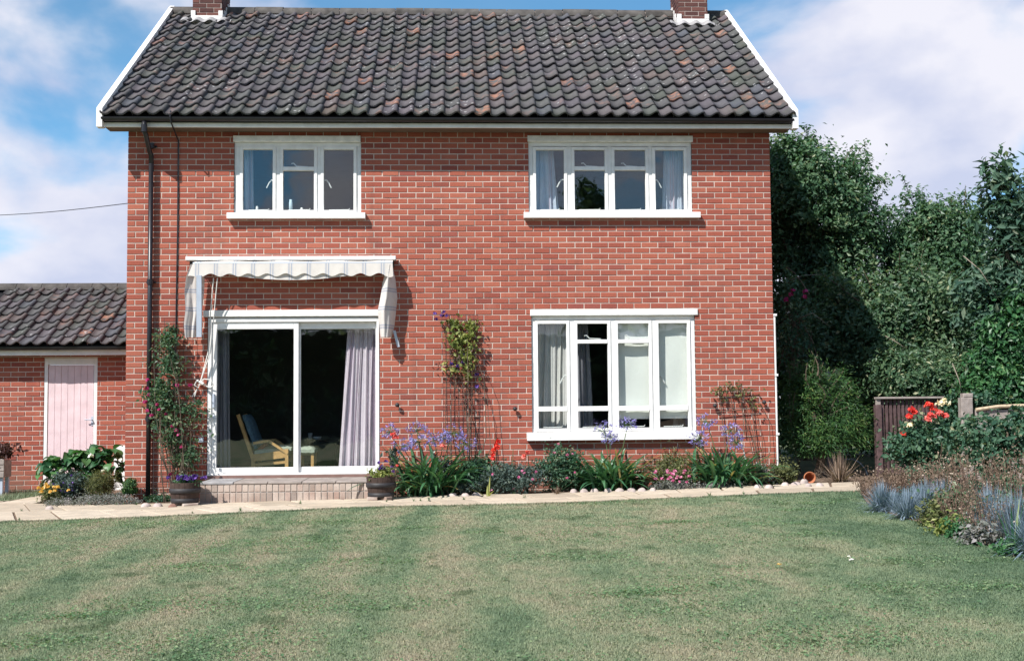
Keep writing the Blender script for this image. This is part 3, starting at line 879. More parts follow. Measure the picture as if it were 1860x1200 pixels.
# brick steps: two courses of bricks on edge, front and top
st = MB()
SY = -0.80
sx0, sx1 = float(at(362, 890, SY)[0]), float(at(672, 890, SY)[0])
stz = float(at(530, 874, SY)[2])
gzs = gz(-2.0) - 0.05
st.box(sx0 + 0.006, sx1 - 0.006, SY + 0.008, -0.001, gzs, stz - 0.008)
steps = st.build('step', GREY_MORTAR, house)
bw = 0.075; nb = int((sx1 - sx0) / (bw))
bw = (sx1 - sx0) / nb
mid = (stz + gz(-2.2)) / 2 + 0.004
rr = []
for r, (z0, z1) in enumerate(((gzs, mid - 0.006), (mid + 0.006, stz - 0.034))):
    for i in range(nb):
        rr.append((sx0 + i * bw + 0.005, sx0 + (i + 1) * bw - 0.005, z0, z1))
single_bricks(rr, SY, steps, 0.10, STEP_BRICK)
for i in range(5):                                         # worn tread slabs
    w_ = (sx1 - sx0) / 5
    mb = MB(); mb.bevbox(sx0 + i * w_ + 0.004, sx0 + (i + 1) * w_ - 0.004, SY - 0.008, -0.035, stz - 0.030, stz + random.uniform(-0.003, 0.003), 0.008)
    mb.build('tread_slab', LEAD if i == 0 else plain('tread_stone', (0.30, 0.26, 0.235), 0.9, 0.2, 0.3, 6.0, 0.5) if i == 1 else bpy.data.materials['tread_stone'], steps)

# roof ------------------------------------------------------------------
TH = math.atan2(RZ - EZ, RY - EY)
SLEN = math.hypot(RZ - EZ, RY - EY)
PROF = [(0.0, 0.028), (0.10, 0.012), (0.24, 0.002), (0.38, 0.001), (0.52, 0.011), (0.66, 0.031), (0.78, 0.049), (0.88, 0.055), (0.97, 0.047), (1.05, 0.024)]
def tile_shape(wc, length, seed=0):
    """one S-shaped pantile in roof coordinates (u across, s up the slope, h off the roof)"""
    n = len(PROF)
    low = [(u * wc, -0.03, h + 0.044) for u, h in PROF]
    up = [(u * wc, length, h + 0.004) for u, h in PROF]
    lip = [(u * wc, -0.022, h + 0.014) for u, h in PROF]
    q = []
    for i in range(n - 1):
        q.append((i, i + 1, n + i + 1, n + i))
        q.append((2 * n + i, 2 * n + i + 1, i + 1, i))
    side = [(1.05 * wc, -0.028, 0.010), (1.05 * wc, length, -0.004)]
    q.append((n - 1, 3 * n, 3 * n + 1, 2 * n - 1))
    return np.array(low + up + lip + side), np.array(q)
def to_roof(P, x0, y0, z0, th):
    """(u, s, h) -> world"""
    P = np.asarray(P)
    return np.stack([x0 + P[..., 0], y0 + P[..., 1] * math.cos(th) - P[..., 2] * math.sin(th), z0 + P[..., 1] * math.sin(th) + P[..., 2] * math.cos(th)], -1)
def tile_roof(roof, x0, x1, cols, rows, y0, z0, th, slen, own_max, skip=None):
    wc = (x1 - x0) / cols; gauge = slen / rows
    V, q = tile_shape(wc, gauge + 0.04)
    me = bpy.data.meshes.new('tile')
    rest = []
    Vl = to_roof(V, 0, 0, 0, th)
    me.from_pydata(Vl.tolist(), [], q.tolist()); me.materials.append(TILE)
    me.polygons.foreach_set('use_smooth', np.ones(len(q), bool))
    org = ORIGIN[roof.name]
    k = 0
    for r in range(rows):
        for c_ in range(cols):
            ju, js, jh = random.gauss(0, 0.004), random.gauss(0, 0.007), random.gauss(0, 0.004)
            if random.random() < 0.02: js -= random.uniform(0.015, 0.05); jh += 0.006
            p = to_roof(np.array([c_ * wc + ju, r * gauge + js, jh]), x0, y0, z0, th)
            if skip and skip(p[0] + wc / 2, p[1] + 0.1): continue
            if k < own_max:
                o = link('tile', me, roof, p - org); o.rotation_euler = (random.gauss(0, 0.008), random.gauss(0, 0.01), random.gauss(0, 0.014)); k += 1
            else:
                rest.append(Vl + p + np.outer(V[:, 1], [0, 0, random.gauss(0, 0.006)]))
    if rest:
        A = np.concatenate(rest); Fq = (q[None] + (np.arange(len(rest)) * len(V))[:, None, None]).reshape(-1, 4)
        tag(npmesh('upper_tiles', A, [Fq], TILE, roof, None, True), kind='stuff')
RX0, RX1 = float(at(176, 212, EY)[0]), float(at(1449, 212, EY)[0])
mb = MB()                                                   # boarding under the tiles, front and back slope
for s in (1, -1):
    y0_, y1_ = (EY + 0.05, RY) if s == 1 else (2 * RY - EY - 0.05, RY)
    z0_ = EZ + 0.05 * math.tan(TH) - 0.012; z1_ = RZ - 0.012
    V = [(RX0 + 0.07, y0_, z0_), (RX1 - 0.07, y0_, z0_), (RX1 - 0.07, y1_, z1_), (RX0 + 0.07, y1_, z1_)]
    V += [(v[0], v[1], v[2] - 0.10) for v in V]
    mb.add(V, [(0, 1, 2, 3), (7, 6, 5, 4), (0, 4, 5, 1), (1, 5, 6, 2), (3, 2, 6, 7), (0, 3, 7, 4)])
roof = mb.build('roof', UNDERLAY, house)
CHF = 3.05                                                   # front of the chimneys
cl0, cl1 = float(at(350, 15, CHF)[0]), float(at(403, 15, CHF)[0])
cr0, cr1 = float(at(1232, 15, CHF)[0]), float(at(1285, 15, CHF)[0])
def over_chimney(x, y):
    return y > CHF - 0.02 and (cl0 - 0.06 < x < cl1 + 0.02 or cr0 - 0.06 < x < cr1 + 0.02)
tile_roof(roof, RX0 + 0.05, RX1 - 0.055, 45, 16, EY, EZ, TH, SLEN - 0.06, 300, over_chimney)
# a row of ridge tiles, half round, bedded in mortar
rl = 0.455; nr = int((RX1 - RX0 - 0.06) / rl); rl = (RX1 - RX0 - 0.06) / nr
for i in range(nr):
    x0_ = RX0 + 0.03 + i * rl; x1_ = x0_ + rl - 0.012
    P = []
    dz = random.uniform(-0.006, 0.006)
    for x_ in (x0_, x1_):
        P.append([(x_, RY - 0.145 * math.cos(t_), RZ - 0.03 + dz + 0.125 * math.sin(t_)) for t_ in np.linspace(-0.15, math.pi + 0.15, 11)])
    MB().grid(np.array(P).transpose(1, 0, 2)).build('ridge_tile', RIDGE, roof, True)
MB().bar((RX0 + 0.05, RY, RZ - 0.02), (RX1 - 0.05, RY, RZ - 0.02), 0.24, 0.10).build('ridge_mortar', OLD_MORTAR, roof)
# bargeboards up both verges
for sx, xa in ((-1, RX0), (1, RX1)):
    for s in (1, -1):
        mb = MB()
        t_ = 0.075
        xi, xo = (xa, xa + t_) if sx == -1 else (xa - t_, xa)
        ye = EY - 0.03; ze = EZ - 0.03 * math.tan(TH)
        def pt(y_, dz): return (y_ if s == 1 else 2 * RY - y_, ze + (y_ - ye) * math.tan(TH) + dz)
        prof = [pt(ye, 0.115), pt(RY, 0.115), pt(RY, -0.17), (pt(EY + 0.09, 0)[0], SOFFIT - 0.02), (pt(ye, 0)[0], SOFFIT - 0.02)]
        V = [(xi, *p) for p in prof] + [(xo, *p) for p in prof]
        mb.add(V, [(i, (i + 1) % 5, 5 + (i + 1) % 5, 5 + i) for i in range(5)], [(0, 1, 2), (0, 2, 3), (0, 3, 4), (7, 6, 5), (8, 7, 5), (9, 8, 5)])
        mb.build('bargeboard', WHITE, house)
# fascia, soffit and gutter
FYD = -0.33
MB().bevbox(RX0 + 0.058, RX1 - 0.058, FYD, FYD + 0.03, SOFFIT, EZ - 0.02, 0.003).build('fascia', WHITE, house)
MB().box(RX0 + 0.06, RX1 - 0.06, FYD + 0.031, -0.001, SOFFIT + 0.012, SOFFIT + 0.03).build('soffit', plain('brown_soffit', (0.16, 0.115, 0.09), 0.8, 0.2), house)
def gutter(x0, x1, y, z, r, parent, name='gutter'):
    P = []
    for x_ in (x0, x1):
        P.append([(x_, y - r * math.cos(t_), z - r * math.sin(t_)) for t_ in np.linspace(0, math.pi, 12)] +
                 [(x_, y + (r - 0.006) * math.cos(t_), z + 0.0005 - (r - 0.006) * math.sin(t_)) for t_ in np.linspace(0, math.pi, 12)])
    g = MB().grid(np.array(P).transpose(1, 0, 2))
    for x_ in (x0, x1):
        V = [(x_, y, z)] + [(x_, y - r * math.cos(t_), z - r * math.sin(t_)) for t_ in np.linspace(0, math.pi, 12)]
        g.add(V, [], [(0, i, i + 1) for i in range(1, 12)])
    g_ = g.build(name, BLACK, parent, True)
    for x_ in np.arange(x0 + 0.45, x1, 0.92):
        P = [[(xx, y - (r + 0.004) * math.cos(t_), z - (r + 0.004) * math.sin(t_)) for t_ in np.linspace(0, math.pi, 10)] for xx in (x_ - 0.012, x_ + 0.012)]
        MB().grid(np.array(P).transpose(1, 0, 2)).build('gutter_bracket', BLACK, g_, True)
    return g_
GY = FYD - 0.062; GZ = EZ - 0.022
gutter(RX0 + 0.06, RX1 - 0.06, GY, GZ, 0.050, house)
# downpipe with a swan neck
dpx = X(272, -0.06, 600)
p_out = at(262, 222, GY)
zb_ = gz(-4.2) + 0.03
dp = MB()
dp.tube([(p_out[0], GY, GZ - 0.05), (p_out[0], GY, GZ - 0.17), (p_out[0] + 0.012, GY + 0.04, GZ - 0.215), (dpx - 0.01, -0.11, GZ - 0.39), (dpx, -0.068, GZ - 0.43), (dpx, -0.068, GZ - 0.55)], 0.031, 10)
dp.tube([(dpx, -0.068, GZ - 0.54), (dpx, -0.068, zb_)], 0.033, 12)
pipe = dp.build('downpipe', BLACK, house, True)
for zc in (Z(265, -0.07, 272), Z(512, -0.07, 272), Z(760, -0.07, 272)):
    MB().tube([(dpx, -0.068, zc - 0.035), (dpx, -0.068, zc + 0.035)], 0.042, 12).bar((dpx - 0.06, -0.016, zc), (dpx + 0.06, -0.016, zc), 0.03, 0.02).build('pipe_collar', BLACK, pipe)
MB().tube([(p_out[0], GY, GZ - 0.09), (p_out[0], GY, GZ - 0.19)], 0.040, 12).build('pipe_collar', BLACK, pipe)
# aerial cable clipped down the wall
p0 = at(311, 218, GY); cxx = X(322, -0.01, 500)
MB().tube([(p0[0], GY - 0.03, EZ + 0.06), (p0[0], GY - 0.066, GZ - 0.01), (p0[0] + 0.01, GY - 0.05, GZ - 0.075), (cxx, -0.012, GZ - 0.22), (cxx, -0.010, Z(420, 0, 322)), (cxx - 0.01, -0.010, Z(560, 0, 322)), (cxx - 0.015, -0.010, Z(720, 0, 322))], 0.010, 6).build('aerial_cable', BLACK, house)
# white waste pipe at the corner
pw = at(1409, 700, -0.03)[0]
wp = MB(); wp.tube([(HX1 + 0.018, 0.012, Z(570, 0, 1409)), (HX1 + 0.018, 0.012, gz(4.3) + 0.16)], 0.014, 8)
wpo = wp.build('overflow_pipe', WHITE, house)
for py in (572, 681, 788):
    zc = Z(py, 0, 1409); MB().bevbox(HX1 + 0.002, HX1 + 0.048, -0.012, 0.03, zc - 0.016, zc + 0.016, 0.004).build('pipe_clip', WHITE, wpo)
# vine eyes and old insulators on the wall
for (px, py) in ((722, 735), (935, 742), (1297, 736), (1386, 730)):
    p = at(px, py)
    mb = MB(); mb.tube([(p[0], 0.01, p[2]), (p[0], -0.05, p[2])], 0.008, 6)
    mb.lathe((p[0], -0.06, p[2] - 0.03), [(0.004, 0), (0.026, 0.012), (0.030, 0.03), (0.022, 0.05), (0.004, 0.058)], 10)
    mb.build('wall_hook', IRON, house, True)
# outside socket by the door
s = prect(361, 370, 794, 803); bx(s[0], s[1], -0.045, 0.0, s[2], s[3], 0.006).build('socket_box', ALU, house)

# chimneys --------------------------------------------------------------
def chimney(x0, x1):
    z0 = EZ + (CHF - EY) * math.tan(TH) - 0.05
    zt = RZ + 1.0
    y1 = CHF + 0.70
    ch = MB().box(x0 + 0.006, x1 - 0.006, CHF + 0.006, y1 - 0.006, z0, zt).build('chimney', OLD_MORTAR, house)
    rr = lay(x0, x1, z0, zt, [])
    single_bricks([r for r in rr if r[2] < RZ + 0.35], CHF, ch, 0.05, CHIM_BRICK)
    V, Fc = brick_arrays([r for r in rr if r[2] >= RZ + 0.35], CHF, 0.05)
    tag(npmesh('upper_brickwork', V, [Fc], CHIM_BRICK, ch), kind='stuff')
    # brick returns on the flanks and the back
    rs = lay(CHF + 0.052, y1, z0, zt, [], 0.11)
    for side in (x0, x1):
        V, Fc = brick_arrays(rs, 0.0, 0.05)
        W_ = V.copy()
        if side == x0: W_[:, 0] = x0 + V[:, 1]; W_[:, 1] = V[:, 0]; W_[:, 2] = V[:, 2]
        else: W_[:, 0] = x1 - V[:, 1]; W_[:, 1] = V[:, 0]
        tag(npmesh('flank_brickwork', W_, [Fc], CHIM_BRICK, ch), kind='stuff')
    # limewashed apron with raised corners, lead skirt on the tiles
    za = z0 + 0.03; tn = math.tan(TH)
    ap = MB(); ap.bevbox(x0 - 0.02, x1 + 0.02, CHF - 0.03, CHF - 0.003, za - 0.02, za + 0.13, 0.006)
    ap.bevbox(x0 - 0.022, x0 + 0.05, CHF - 0.028, CHF - 0.003, za + 0.131, za + 0.21, 0.005)
    ap.bevbox(x1 - 0.05, x1 + 0.022, CHF - 0.028, CHF - 0.003, za + 0.131, za + 0.21, 0.005)
    for xx in (x0 - 0.022, x1 + 0.006):                      # stepped flashing on the flanks
        for k in range(4):
            yk = CHF + 0.002 + k * 0.15
            ap.box(xx, xx + 0.016, yk, yk + 0.149, za - 0.02 + k * 0.15 * tn, za + 0.17 + k * 0.15 * tn)
    ap.build('apron', FLAUNCH, ch)
    # lead skirt over the tiles in front
    P = []
    for s_ in (0.0, 0.07, 0.15):
        P.append([tuple(to_roof(np.array([u, (CHF - EY) / math.cos(TH) - s_, 0.075 + 0.022 * math.sin(u * 30.6)]), 0, EY, EZ, TH)) for u in np.linspace(x0 - 0.16, x1 + 0.16, 30)])
    MB().grid(np.array(P)).build('flashing', LEAD, ch, True)
chimney(cl0, cl1)
chimney(cr0, cr1)

# ================================================================== the outbuilding on the left
OY = 2.70
OX0, OX1 = -9.2, HX0 - 0.004
out = thing('brick_outbuilding', 'low red brick outbuilding with dark pantile roof joined to the house', 'outbuilding', (OX0, OY, 0))
oz_eave = float(at(110, 627, OY - 0.35)[2])
oz_top = float(at(110, 644, OY - 0.03)[2])
o_fasc_b = float(at(110, 645, OY - 0.24)[2])
DR = (float(at(79, 760, OY)[0]), float(at(176, 760, OY)[0]), -0.2, float(at(128, 650, OY)[2]))
ow = wall_sheet(OX0, OX1, -0.2, oz_top + 0.05, OY + 0.006, [DR], 0.11).build('wall', MORTAR, out)
rr = lay(OX0, OX1, -0.2, oz_top + 0.05, [DR], 0.06)
vis = [r for r in rr if r[1] > -7.4]
single_bricks(vis, OY, ow)
V, Fc = brick_arrays([r for r in rr if r[1] <= -7.4], OY)
tag(npmesh('brickwork', V, [Fc], BRICK, ow), kind='stuff')
ORY = OY + 1.42
orz = float(at(110, 524, ORY)[2])
oy0 = OY - 0.35
oth = math.atan2(orz - oz_eave, ORY - oy0); osl = math.hypot(orz - oz_eave, ORY - oy0)
mb = MB()
for s in (1, -1):
    ya, yb = (oy0 + 0.04, ORY) if s == 1 else (2 * ORY - oy0, ORY)
    V = [(OX0 - 0.1, ya, oz_eave - 0.0), (OX1, ya, oz_eave - 0.0), (OX1, yb, orz - 0.02), (OX0 - 0.1, yb, orz - 0.02)]
    V += [(v[0], v[1], v[2] - 0.07) for v in V]
    mb.add(V, [(0, 1, 2, 3), (7, 6, 5, 4), (0, 4, 5, 1), (1, 5, 6, 2), (3, 2, 6, 7), (0, 3, 7, 4)])
oroof = mb.build('roof', UNDERLAY, out)
tile_roof(oroof, -7.33, OX1 - 0.01, 15, 8, oy0, oz_eave, oth, osl - 0.02, 300)
rl = 0.41
for i in range(8):
    x0_ = OX1 - (i + 1) * rl; x1_ = x0_ + rl - 0.008
    P = [[(x_, ORY - 0.13 * math.cos(t_), orz - 0.02 + 0.11 * math.sin(t_)) for t_ in np.linspace(-0.1, math.pi + 0.1, 11)] for x_ in (x0_, x1_)]
    MB().grid(np.array(P).transpose(1, 0, 2)).build('ridge_tile', RIDGE, oroof, True)
gutter(OX0, OX1 - 0.01, OY - 0.305, oz_eave - 0.02, 0.05, out)
MB().bevbox(OX0, OX1 - 0.002, OY - 0.24, OY - 0.21, o_fasc_b, oz_eave - 0.02, 0.003).build('fascia', WHITE, out)
MB().box(OX0, OX1 - 0.002, OY - 0.209, OY - 0.001, o_fasc_b + 0.012, o_fasc_b + 0.03).build('soffit', bpy.data.materials['brown_soffit'], out)
# door of vertical boards in a white frame
a, b, c, d = DR
c = gz(-6) + 0.02
fr = MB(); fw = 0.055
fr.bevbox(a, a + fw, OY + 0.01, OY + 0.10, c, d, 0.004); fr.bevbox(b - fw, b, OY + 0.01, OY + 0.10, c, d, 0.004)
fr.bevbox(a + fw, b - fw, OY + 0.01, OY + 0.10, d - 0.10, d, 0.004)
odoor = fr.build('door', WHITE, out)
npk = 7; w_ = (b - a - 2 * fw - 0.01) / npk
for i in range(npk):
    x0_ = a + fw + 0.005 + i * w_
    MB().bevbox(x0_ + 0.0015, x0_ + w_ - 0.0015, OY + 0.022, OY + 0.06, c + 0.01, d - 0.106, 0.002).build('plank', PINK, odoor)
MB().box(a + fw, b - fw, OY + 0.062, OY + 0.08, c + 0.01, d - 0.105).build('door_backing', PINK, odoor)
hp = at(167, 762, OY)
MB().tube([(hp[0], OY + 0.02, hp[2]), (hp[0], OY - 0.03, hp[2]), (hp[0] - 0.10, OY - 0.035, hp[2] + 0.002)], 0.009, 8).bevbox(hp[0] - 0.018, hp[0] + 0.018, OY + 0.012, OY + 0.022, hp[2] - 0.09, hp[2] + 0.05, 0.003).build('handle', ALU, odoor)
# white meter box in the corner
mbp = (float(at(209, 840, OY - 0.06)[0]), OX1 - 0.03, float(at(216, 862, OY - 0.06)[2]), float(at(216, 809, OY - 0.06)[2]))
mo = MB(); mo.bevbox(mbp[0], mbp[1], OY - 0.12, OY - 0.002, mbp[2] - 0.35, mbp[3], 0.008)
mo = mo.build('meter_box', WHITE_W, None, False, (mbp[0], OY - 0.06, mbp[2] - 0.35))
tag(mo, 'small white meter box on the outbuilding wall beside the house corner', 'meter box')
# overhead wire from the house corner
pA, pB = at(-30, 392, 6.0), at(236, 369, 0.4)
pts = [pA + (pB - pA) * k / 8 + np.array([0, 0, -0.03 * math.sin(math.pi * k / 8)]) for k in range(9)]
wo = MB().tube(pts, 0.006, 5).build('overhead_wire', IRON, None, False, tuple(pB))
tag(wo, 'thin dark overhead wire crossing the sky to the house corner', 'wire')

# ================================================================== awning
AY = -0.27
awn = thing('awning', 'striped canvas awning with scalloped edge over the patio door', 'awning', (X(530), -0.1, Z(472)))
c0, c1, cz0, cz1 = prect(342, 720, 468, 475)
MB().bevbox(c0, c1, -0.17, -0.03, cz0, cz1, 0.006).build('case', WHITE_W, awn)
for xx in (c0 + 0.06, c1 - 0.06):
    MB().bevbox(xx - 0.03, xx + 0.03, -0.06, -0.001, cz0 - 0.09, cz1 - 0.02, 0.004).build('wall_bracket', IRON, awn)
ax0, ax1 = float(at(350, 500, AY)[0]), float(at(713, 500, AY)[0])
az1, az0 = float(at(530, 478, AY)[2]), float(at(530, 500, AY)[2])
nu = 120; P = []
for i in range(nu + 1):
    u = i / nu; x_ = ax0 + (ax1 - ax0) * u
    sc = 0.020 * (math.cos(2 * math.pi * (x_ - ax0) / 0.241) + 0.3)
    edge = max(0, 1 - u / 0.05) * 0.03 + max(0, (u - 0.95) / 0.05) * 0.03
    rowp = []
    for k in range(6):
        v = k / 5
        z_ = az1 + (az0 + sc - edge - az1) * v
        rowp.append((x_ + (u - 0.5) * 0.02 * v - (0.05 * v * max(0, 1 - u / 0.05)), AY - 0.012 * v - 0.003 * math.sin(x_ * 11) * v - 0.0015 * math.sin(x_ * 37 + 1) * v, z_))
    P.append(rowp)
MB().grid(P).build('valance', AWN_X, awn, True)
P = []
for i in range(61):                                         # canvas from the case to the front bar
    x_ = ax0 + (ax1 - ax0) * i / 60
    P.append([(x_, -0.10, cz0 + 0.004), (x_, -0.16, cz0 - 0.012 - 0.008 * math.sin(x_ * 9)), (x_, AY + 0.004, az1 + 0.002)])
MB().grid(P).build('canvas', AWN_X, awn, True)
P = []
for i in range(61):                                         # slack fold of canvas hanging behind the valance
    u = i / 60; x_ = X(415) + (X(655) - X(415)) * u
    zl = Z(500) - (Z(500) - Z(511)) * (1 - (2 * u - 1) ** 2)
    P.append([(x_, AY + 0.03, az1 - 0.03), (x_, AY + 0.02, (az1 + zl) / 2), (x_, AY + 0.012 + 0.008 * math.sin(x_ * 14), zl)])
MB().grid(P).build('slack_fold', AWN_X, awn, True)
MB().tube([(ax0, AY + 0.012, az1 + 0.004), (ax1, AY + 0.012, az1 + 0.004)], 0.014, 8).build('front_bar', ALU, awn)
def side_cloth(edge_l, edge_r, ypat, n=26, mname='side_cloth'):
    """edge_l / edge_r: photo points (x, y) down each edge"""
    P = []
    ys = np.linspace(edge_l[0][1], edge_l[-1][1], n)
    for j, py in enumerate(ys):
        xl = np.interp(py, [e[1] for e in edge_l], [e[0] for e in edge_l]); xr = np.interp(py, [e[1] for e in edge_r], [e[0] for e in edge_r])
        rowp = []
        for k in range(15):
            v = k / 14
            yy = np.interp(v, [0, 0.35, 0.6, 1], ypat) + 0.022 * math.sin(v * 11 + j * 0.12) * (1 - 0.3 * v)
            p = at(xl + (xr - xl) * v, py, yy)
            rowp.append(tuple(p))
        P.append(rowp)
    MB().grid(P).build(mname, AWN_Z, awn, True)
side_cloth([(346, 480), (338, 503), (335, 530), (337, 560), (334, 590), (336, 613)], [(358, 480), (372, 505), (370, 540), (366, 570), (360, 600), (358, 613)], [-0.26, -0.16, -0.20, -0.06])
side_cloth([(705, 480), (697, 505), (690, 545), (686, 565), (689, 590), (691, 612)], [(712, 480), (718, 505), (722, 540), (719, 570), (716, 595), (712, 609)], [-0.18, -0.27, -0.24, -0.05])
pa, pb = at(362, 500, -0.27), at(362, 612, -0.20)
MB().bar(pa, pb, 0.065, 0.05, (0, 1, 0)).build('arm', ALU, awn)
pa, pb = at(716, 600, -0.10), at(724, 630, -0.08)
MB().bar(pa, pb, 0.035, 0.03, (0, 1, 0)).build('arm', ALU, awn)
cd = MB()                                                    # cords tied in a bow
for dx_ in (0, 7):
    cd.tube([at(388 + dx_, 505, -0.22), at(383 + dx_, 560, -0.13), at(378 + dx_ * 0.6, 640, -0.07), at(364, 694, -0.06)], 0.007, 5)
cd.tube([at(364, 694, -0.06), at(371, 688, -0.09), at(384, 690, -0.10), at(388, 699, -0.09), at(382, 704, -0.08), at(372, 700, -0.07), at(364, 694, -0.06)], 0.008, 5)
cd.tube([at(364, 694, -0.06), at(357, 692, -0.08), at(353, 699, -0.09), at(360, 704, -0.08), at(364, 694, -0.06)], 0.008, 5)
for tx in (349, 353): cd.tube([at(364, 694, -0.06), at(357, 708, -0.06), at(tx, 720, -0.05)], 0.007, 5)
cd.tube([at(358, 691, -0.05), at(370, 697, -0.10)], 0.016, 6)
cd.build('pull_cord', ROPE, awn)

# ================================================================== curtains, blind, furniture seen through the glass
def curtain(x0, x1, b0, b1, ztop, zbot, y, folds, mat, label, amp=0.026, group=None):
    """hanging cloth with gathered folds; (x0,x1) at the rail, (b0,b1) at the hem"""
    n = folds * 10; P = []
    for i in range(n + 1):
        u = i / n; ph = u * folds * 2 * math.pi
        rowp = []
        for k in range(13):
            v = k / 12
            xa = x0 + (x1 - x0) * u; xb = b0 + (b1 - b0) * u
            s = v ** 0.8
            wob = 0.012 * math.sin(ph * 0.5 + 3 * v + x0 * 9)
            rowp.append((xa + (xb - xa) * s + wob, y + amp * (0.5 + 0.5 * v) * math.sin(ph + 0.9 * math.sin(2.2 * v)) + 0.015 * math.sin(ph * 2.3 + v * 2), ztop + (zbot - ztop) * v))
        P.append(rowp)
    o = MB().grid(P).build('curtain', mat, None, True, ((x0 + x1) / 2, y, zbot))
    return tag(o, label, 'curtain', group)
zt_, zb2 = OP_DOOR[3] - 0.05, FLOOR1 + 0.03
curtain(X(392, 0.22), X(414, 0.22), X(390, 0.22), X(420, 0.22), zt_, zb2, 0.26, 4, CURT_G, 'grey curtain bunched inside the patio door by its handle')
curtain(X(634, 0.22), X(688, 0.22), X(613, 0.22), X(690, 0.22), zt_, zb2, 0.26, 6, CURT_L, 'lilac curtain hanging inside the patio door next to the barrel')
zt3, zb3 = OP_W3[3] - 0.02, OP_W3[2] - 0.05
curtain(X(970, 0.22), X(1036, 0.22), X(966, 0.22), X(1034, 0.22), zt3, zb3, 0.24, 5, CURT_W, 'pale curtain filling the first light of the downstairs window')
curtain(X(1046, 0.3), X(1068, 0.3), X(1044, 0.3), X(1076, 0.3), zt3, zb3, 0.34, 3, CURT_G, 'narrow grey curtain inside the second light of the downstairs window')
curtain(X(1224, 0.34), X(1262, 0.34), X(1222, 0.34), X(1262, 0.34), Z(740, 0.34, 1240), zb3, 0.40, 4, CURT_W, 'pale striped curtain hem below the roller blind')
zt4, zb4 = OP_W1[3] - 0.03, OP_W1[2] - 0.02
curtain(X(430, 0.2), X(455, 0.2), X(428, 0.2), X(461, 0.2), zt4, zb4, 0.24, 3, CURT_B, 'pale blue curtain in the upstairs window over the awning')
curtain(X(966, 0.2), X(1008, 0.2), X(964, 0.2), X(1020, 0.2), zt4, zb4, 0.24, 4, CURT_B, 'blue curtain in the four light upstairs window, on the side nearest the house middle')
curtain(X(1211, 0.2), X(1256, 0.2), X(1208, 0.2), X(1258, 0.2), zt4, zb4, 0.24, 4, CURT_B, 'blue and pink curtain in the upstairs window nearest the big tree')
bl = thing('roller_blind', 'cream roller blind drawn down inside the downstairs window', 'blind', (X(1190, 0.13), 0.13, zt3))
bz0, bz1 = Z(758, 0.13, 1190), zt3
P = [[(X(1113, 0.13) + (X(1258, 0.13) - X(1113, 0.13)) * i / 24, 0.135 + 0.004 * math.sin(i * 0.8 + k), bz1 + (bz0 - bz1) * k / 6) for k in range(7)] for i in range(25)]
MB().grid(P).build('blind_cloth', BLIND, bl, True)
MB().bar((X(1113, 0.13), 0.135, bz0), (X(1258, 0.13), 0.135, bz0), 0.012, 0.03).build('bottom_bar', WHITE, bl)
MB().tube([(X(1113, 0.13), 0.135, bz1), (X(1258, 0.13), 0.135, bz1)], 0.02, 8).build('roller', ALU, bl)
# armchair and footstool in the living room
def ap(px, py, y): return at(px, py, y)
def cp(cx, cy, y): return at(370 + cx / 4.8, 690 + cy / 4.8, y)
chair = thing('armchair', 'wooden framed armchair with blue cushion behind the patio door glass', 'armchair', (float(cp(560, 760, 1.0)[0]), 1.0, FLOOR1))
yn, yf = 0.75, 1.32
for y_ in (yn, yf):
    fl = FLOOR1
    q = lambda cx, cy: cp(cx, cy, y_ if y_ == yn else yn) + np.array([0, (y_ - yn), 0])
    mb = MB(); a_, b_ = q(300, 300), q(432, 690); e_ = b_.copy(); e_[2] = fl
    mb.bar(a_, b_, 0.045, 0.06, (0, 1, 0)); mb.bar(b_, e_, 0.045, 0.055, (0, 1, 0)); mb.build('back_post', PINE, chair)
    f_ = q(725, 600); g_ = f_.copy(); g_[2] = fl
    MB().bar(f_, g_, 0.045, 0.055, (0, 1, 0)).build('leg', PINE, chair)
    MB().bar(q(435, 678), q(735, 640), 0.03, 0.10, (0, 0, 1)).build('seat_rail', PINE, chair)
    MB().bar(q(440, 740), q(730, 712), 0.028, 0.035, (0, 0, 1)).build('side_stretcher', PINE, chair)
    mb = MB(); mb.bar(q(435, 548), q(575, 530), 0.07, 0.032, (0, 0, 1)); mb.bar(q(570, 530), q(735, 640), 0.07, 0.032, (0, 0, 1)); mb.build('armrest', PINE, chair)
def pad(p, q, w0, w1, th, nrm, name, mat, parent):
    """soft cushion between two lines"""
    p = np.array(p, float); q = np.array(q, float); nrm = np.array(nrm, float); P = []
    top, bot = [], []
    for i in range(9):
        u = i / 8
        r1, r2 = [], []
        for k in range(9):
            v = k / 8
            e = 1 - max(abs(2 * u - 1) ** 4, abs(2 * v - 1) ** 4)
            c_ = p + (q - p) * u + np.array([0, w0 + (w1 - w0) * v, 0])
            h_ = th * (0.35 + 0.65 * e) + 0.008 * math.sin(i * 2.1 + k * 1.3)
            r1.append(c_ + nrm * h_ / 2); r2.append(c_ - nrm * h_ / 2)
        top.append(r1); bot.append(r2)
    mb = MB(); mb.grid(np.array(top)); mb.grid(np.array(bot)[::-1])
    for A, B in ((top[0], bot[0]), (bot[-1], top[-1]), ([r[0] for r in bot], [r[0] for r in top]), ([r[-1] for r in top], [r[-1] for r in bot])):
        mb.grid(np.array([A, B]))
    return mb.build(name, mat, parent, True)
pad(cp(345, 305, yn), cp(455, 600, yn), 0.03, yf - yn - 0.03, 0.13, (0.94, 0, 0.34), 'back_cushion', BLUE_CLOTH, chair)
pad(cp(440, 630, yn), cp(760, 602, yn), 0.03, yf - yn - 0.03, 0.12, (0.08, 0, 1), 'seat_cushion', SAGE_CLOTH, chair)
pad(cp(470, 600, yn), cp(530, 575, yn), 0.05, 0.35, 0.14, (0.5, 0, 0.86), 'scatter_cushion', RUSTC, chair)
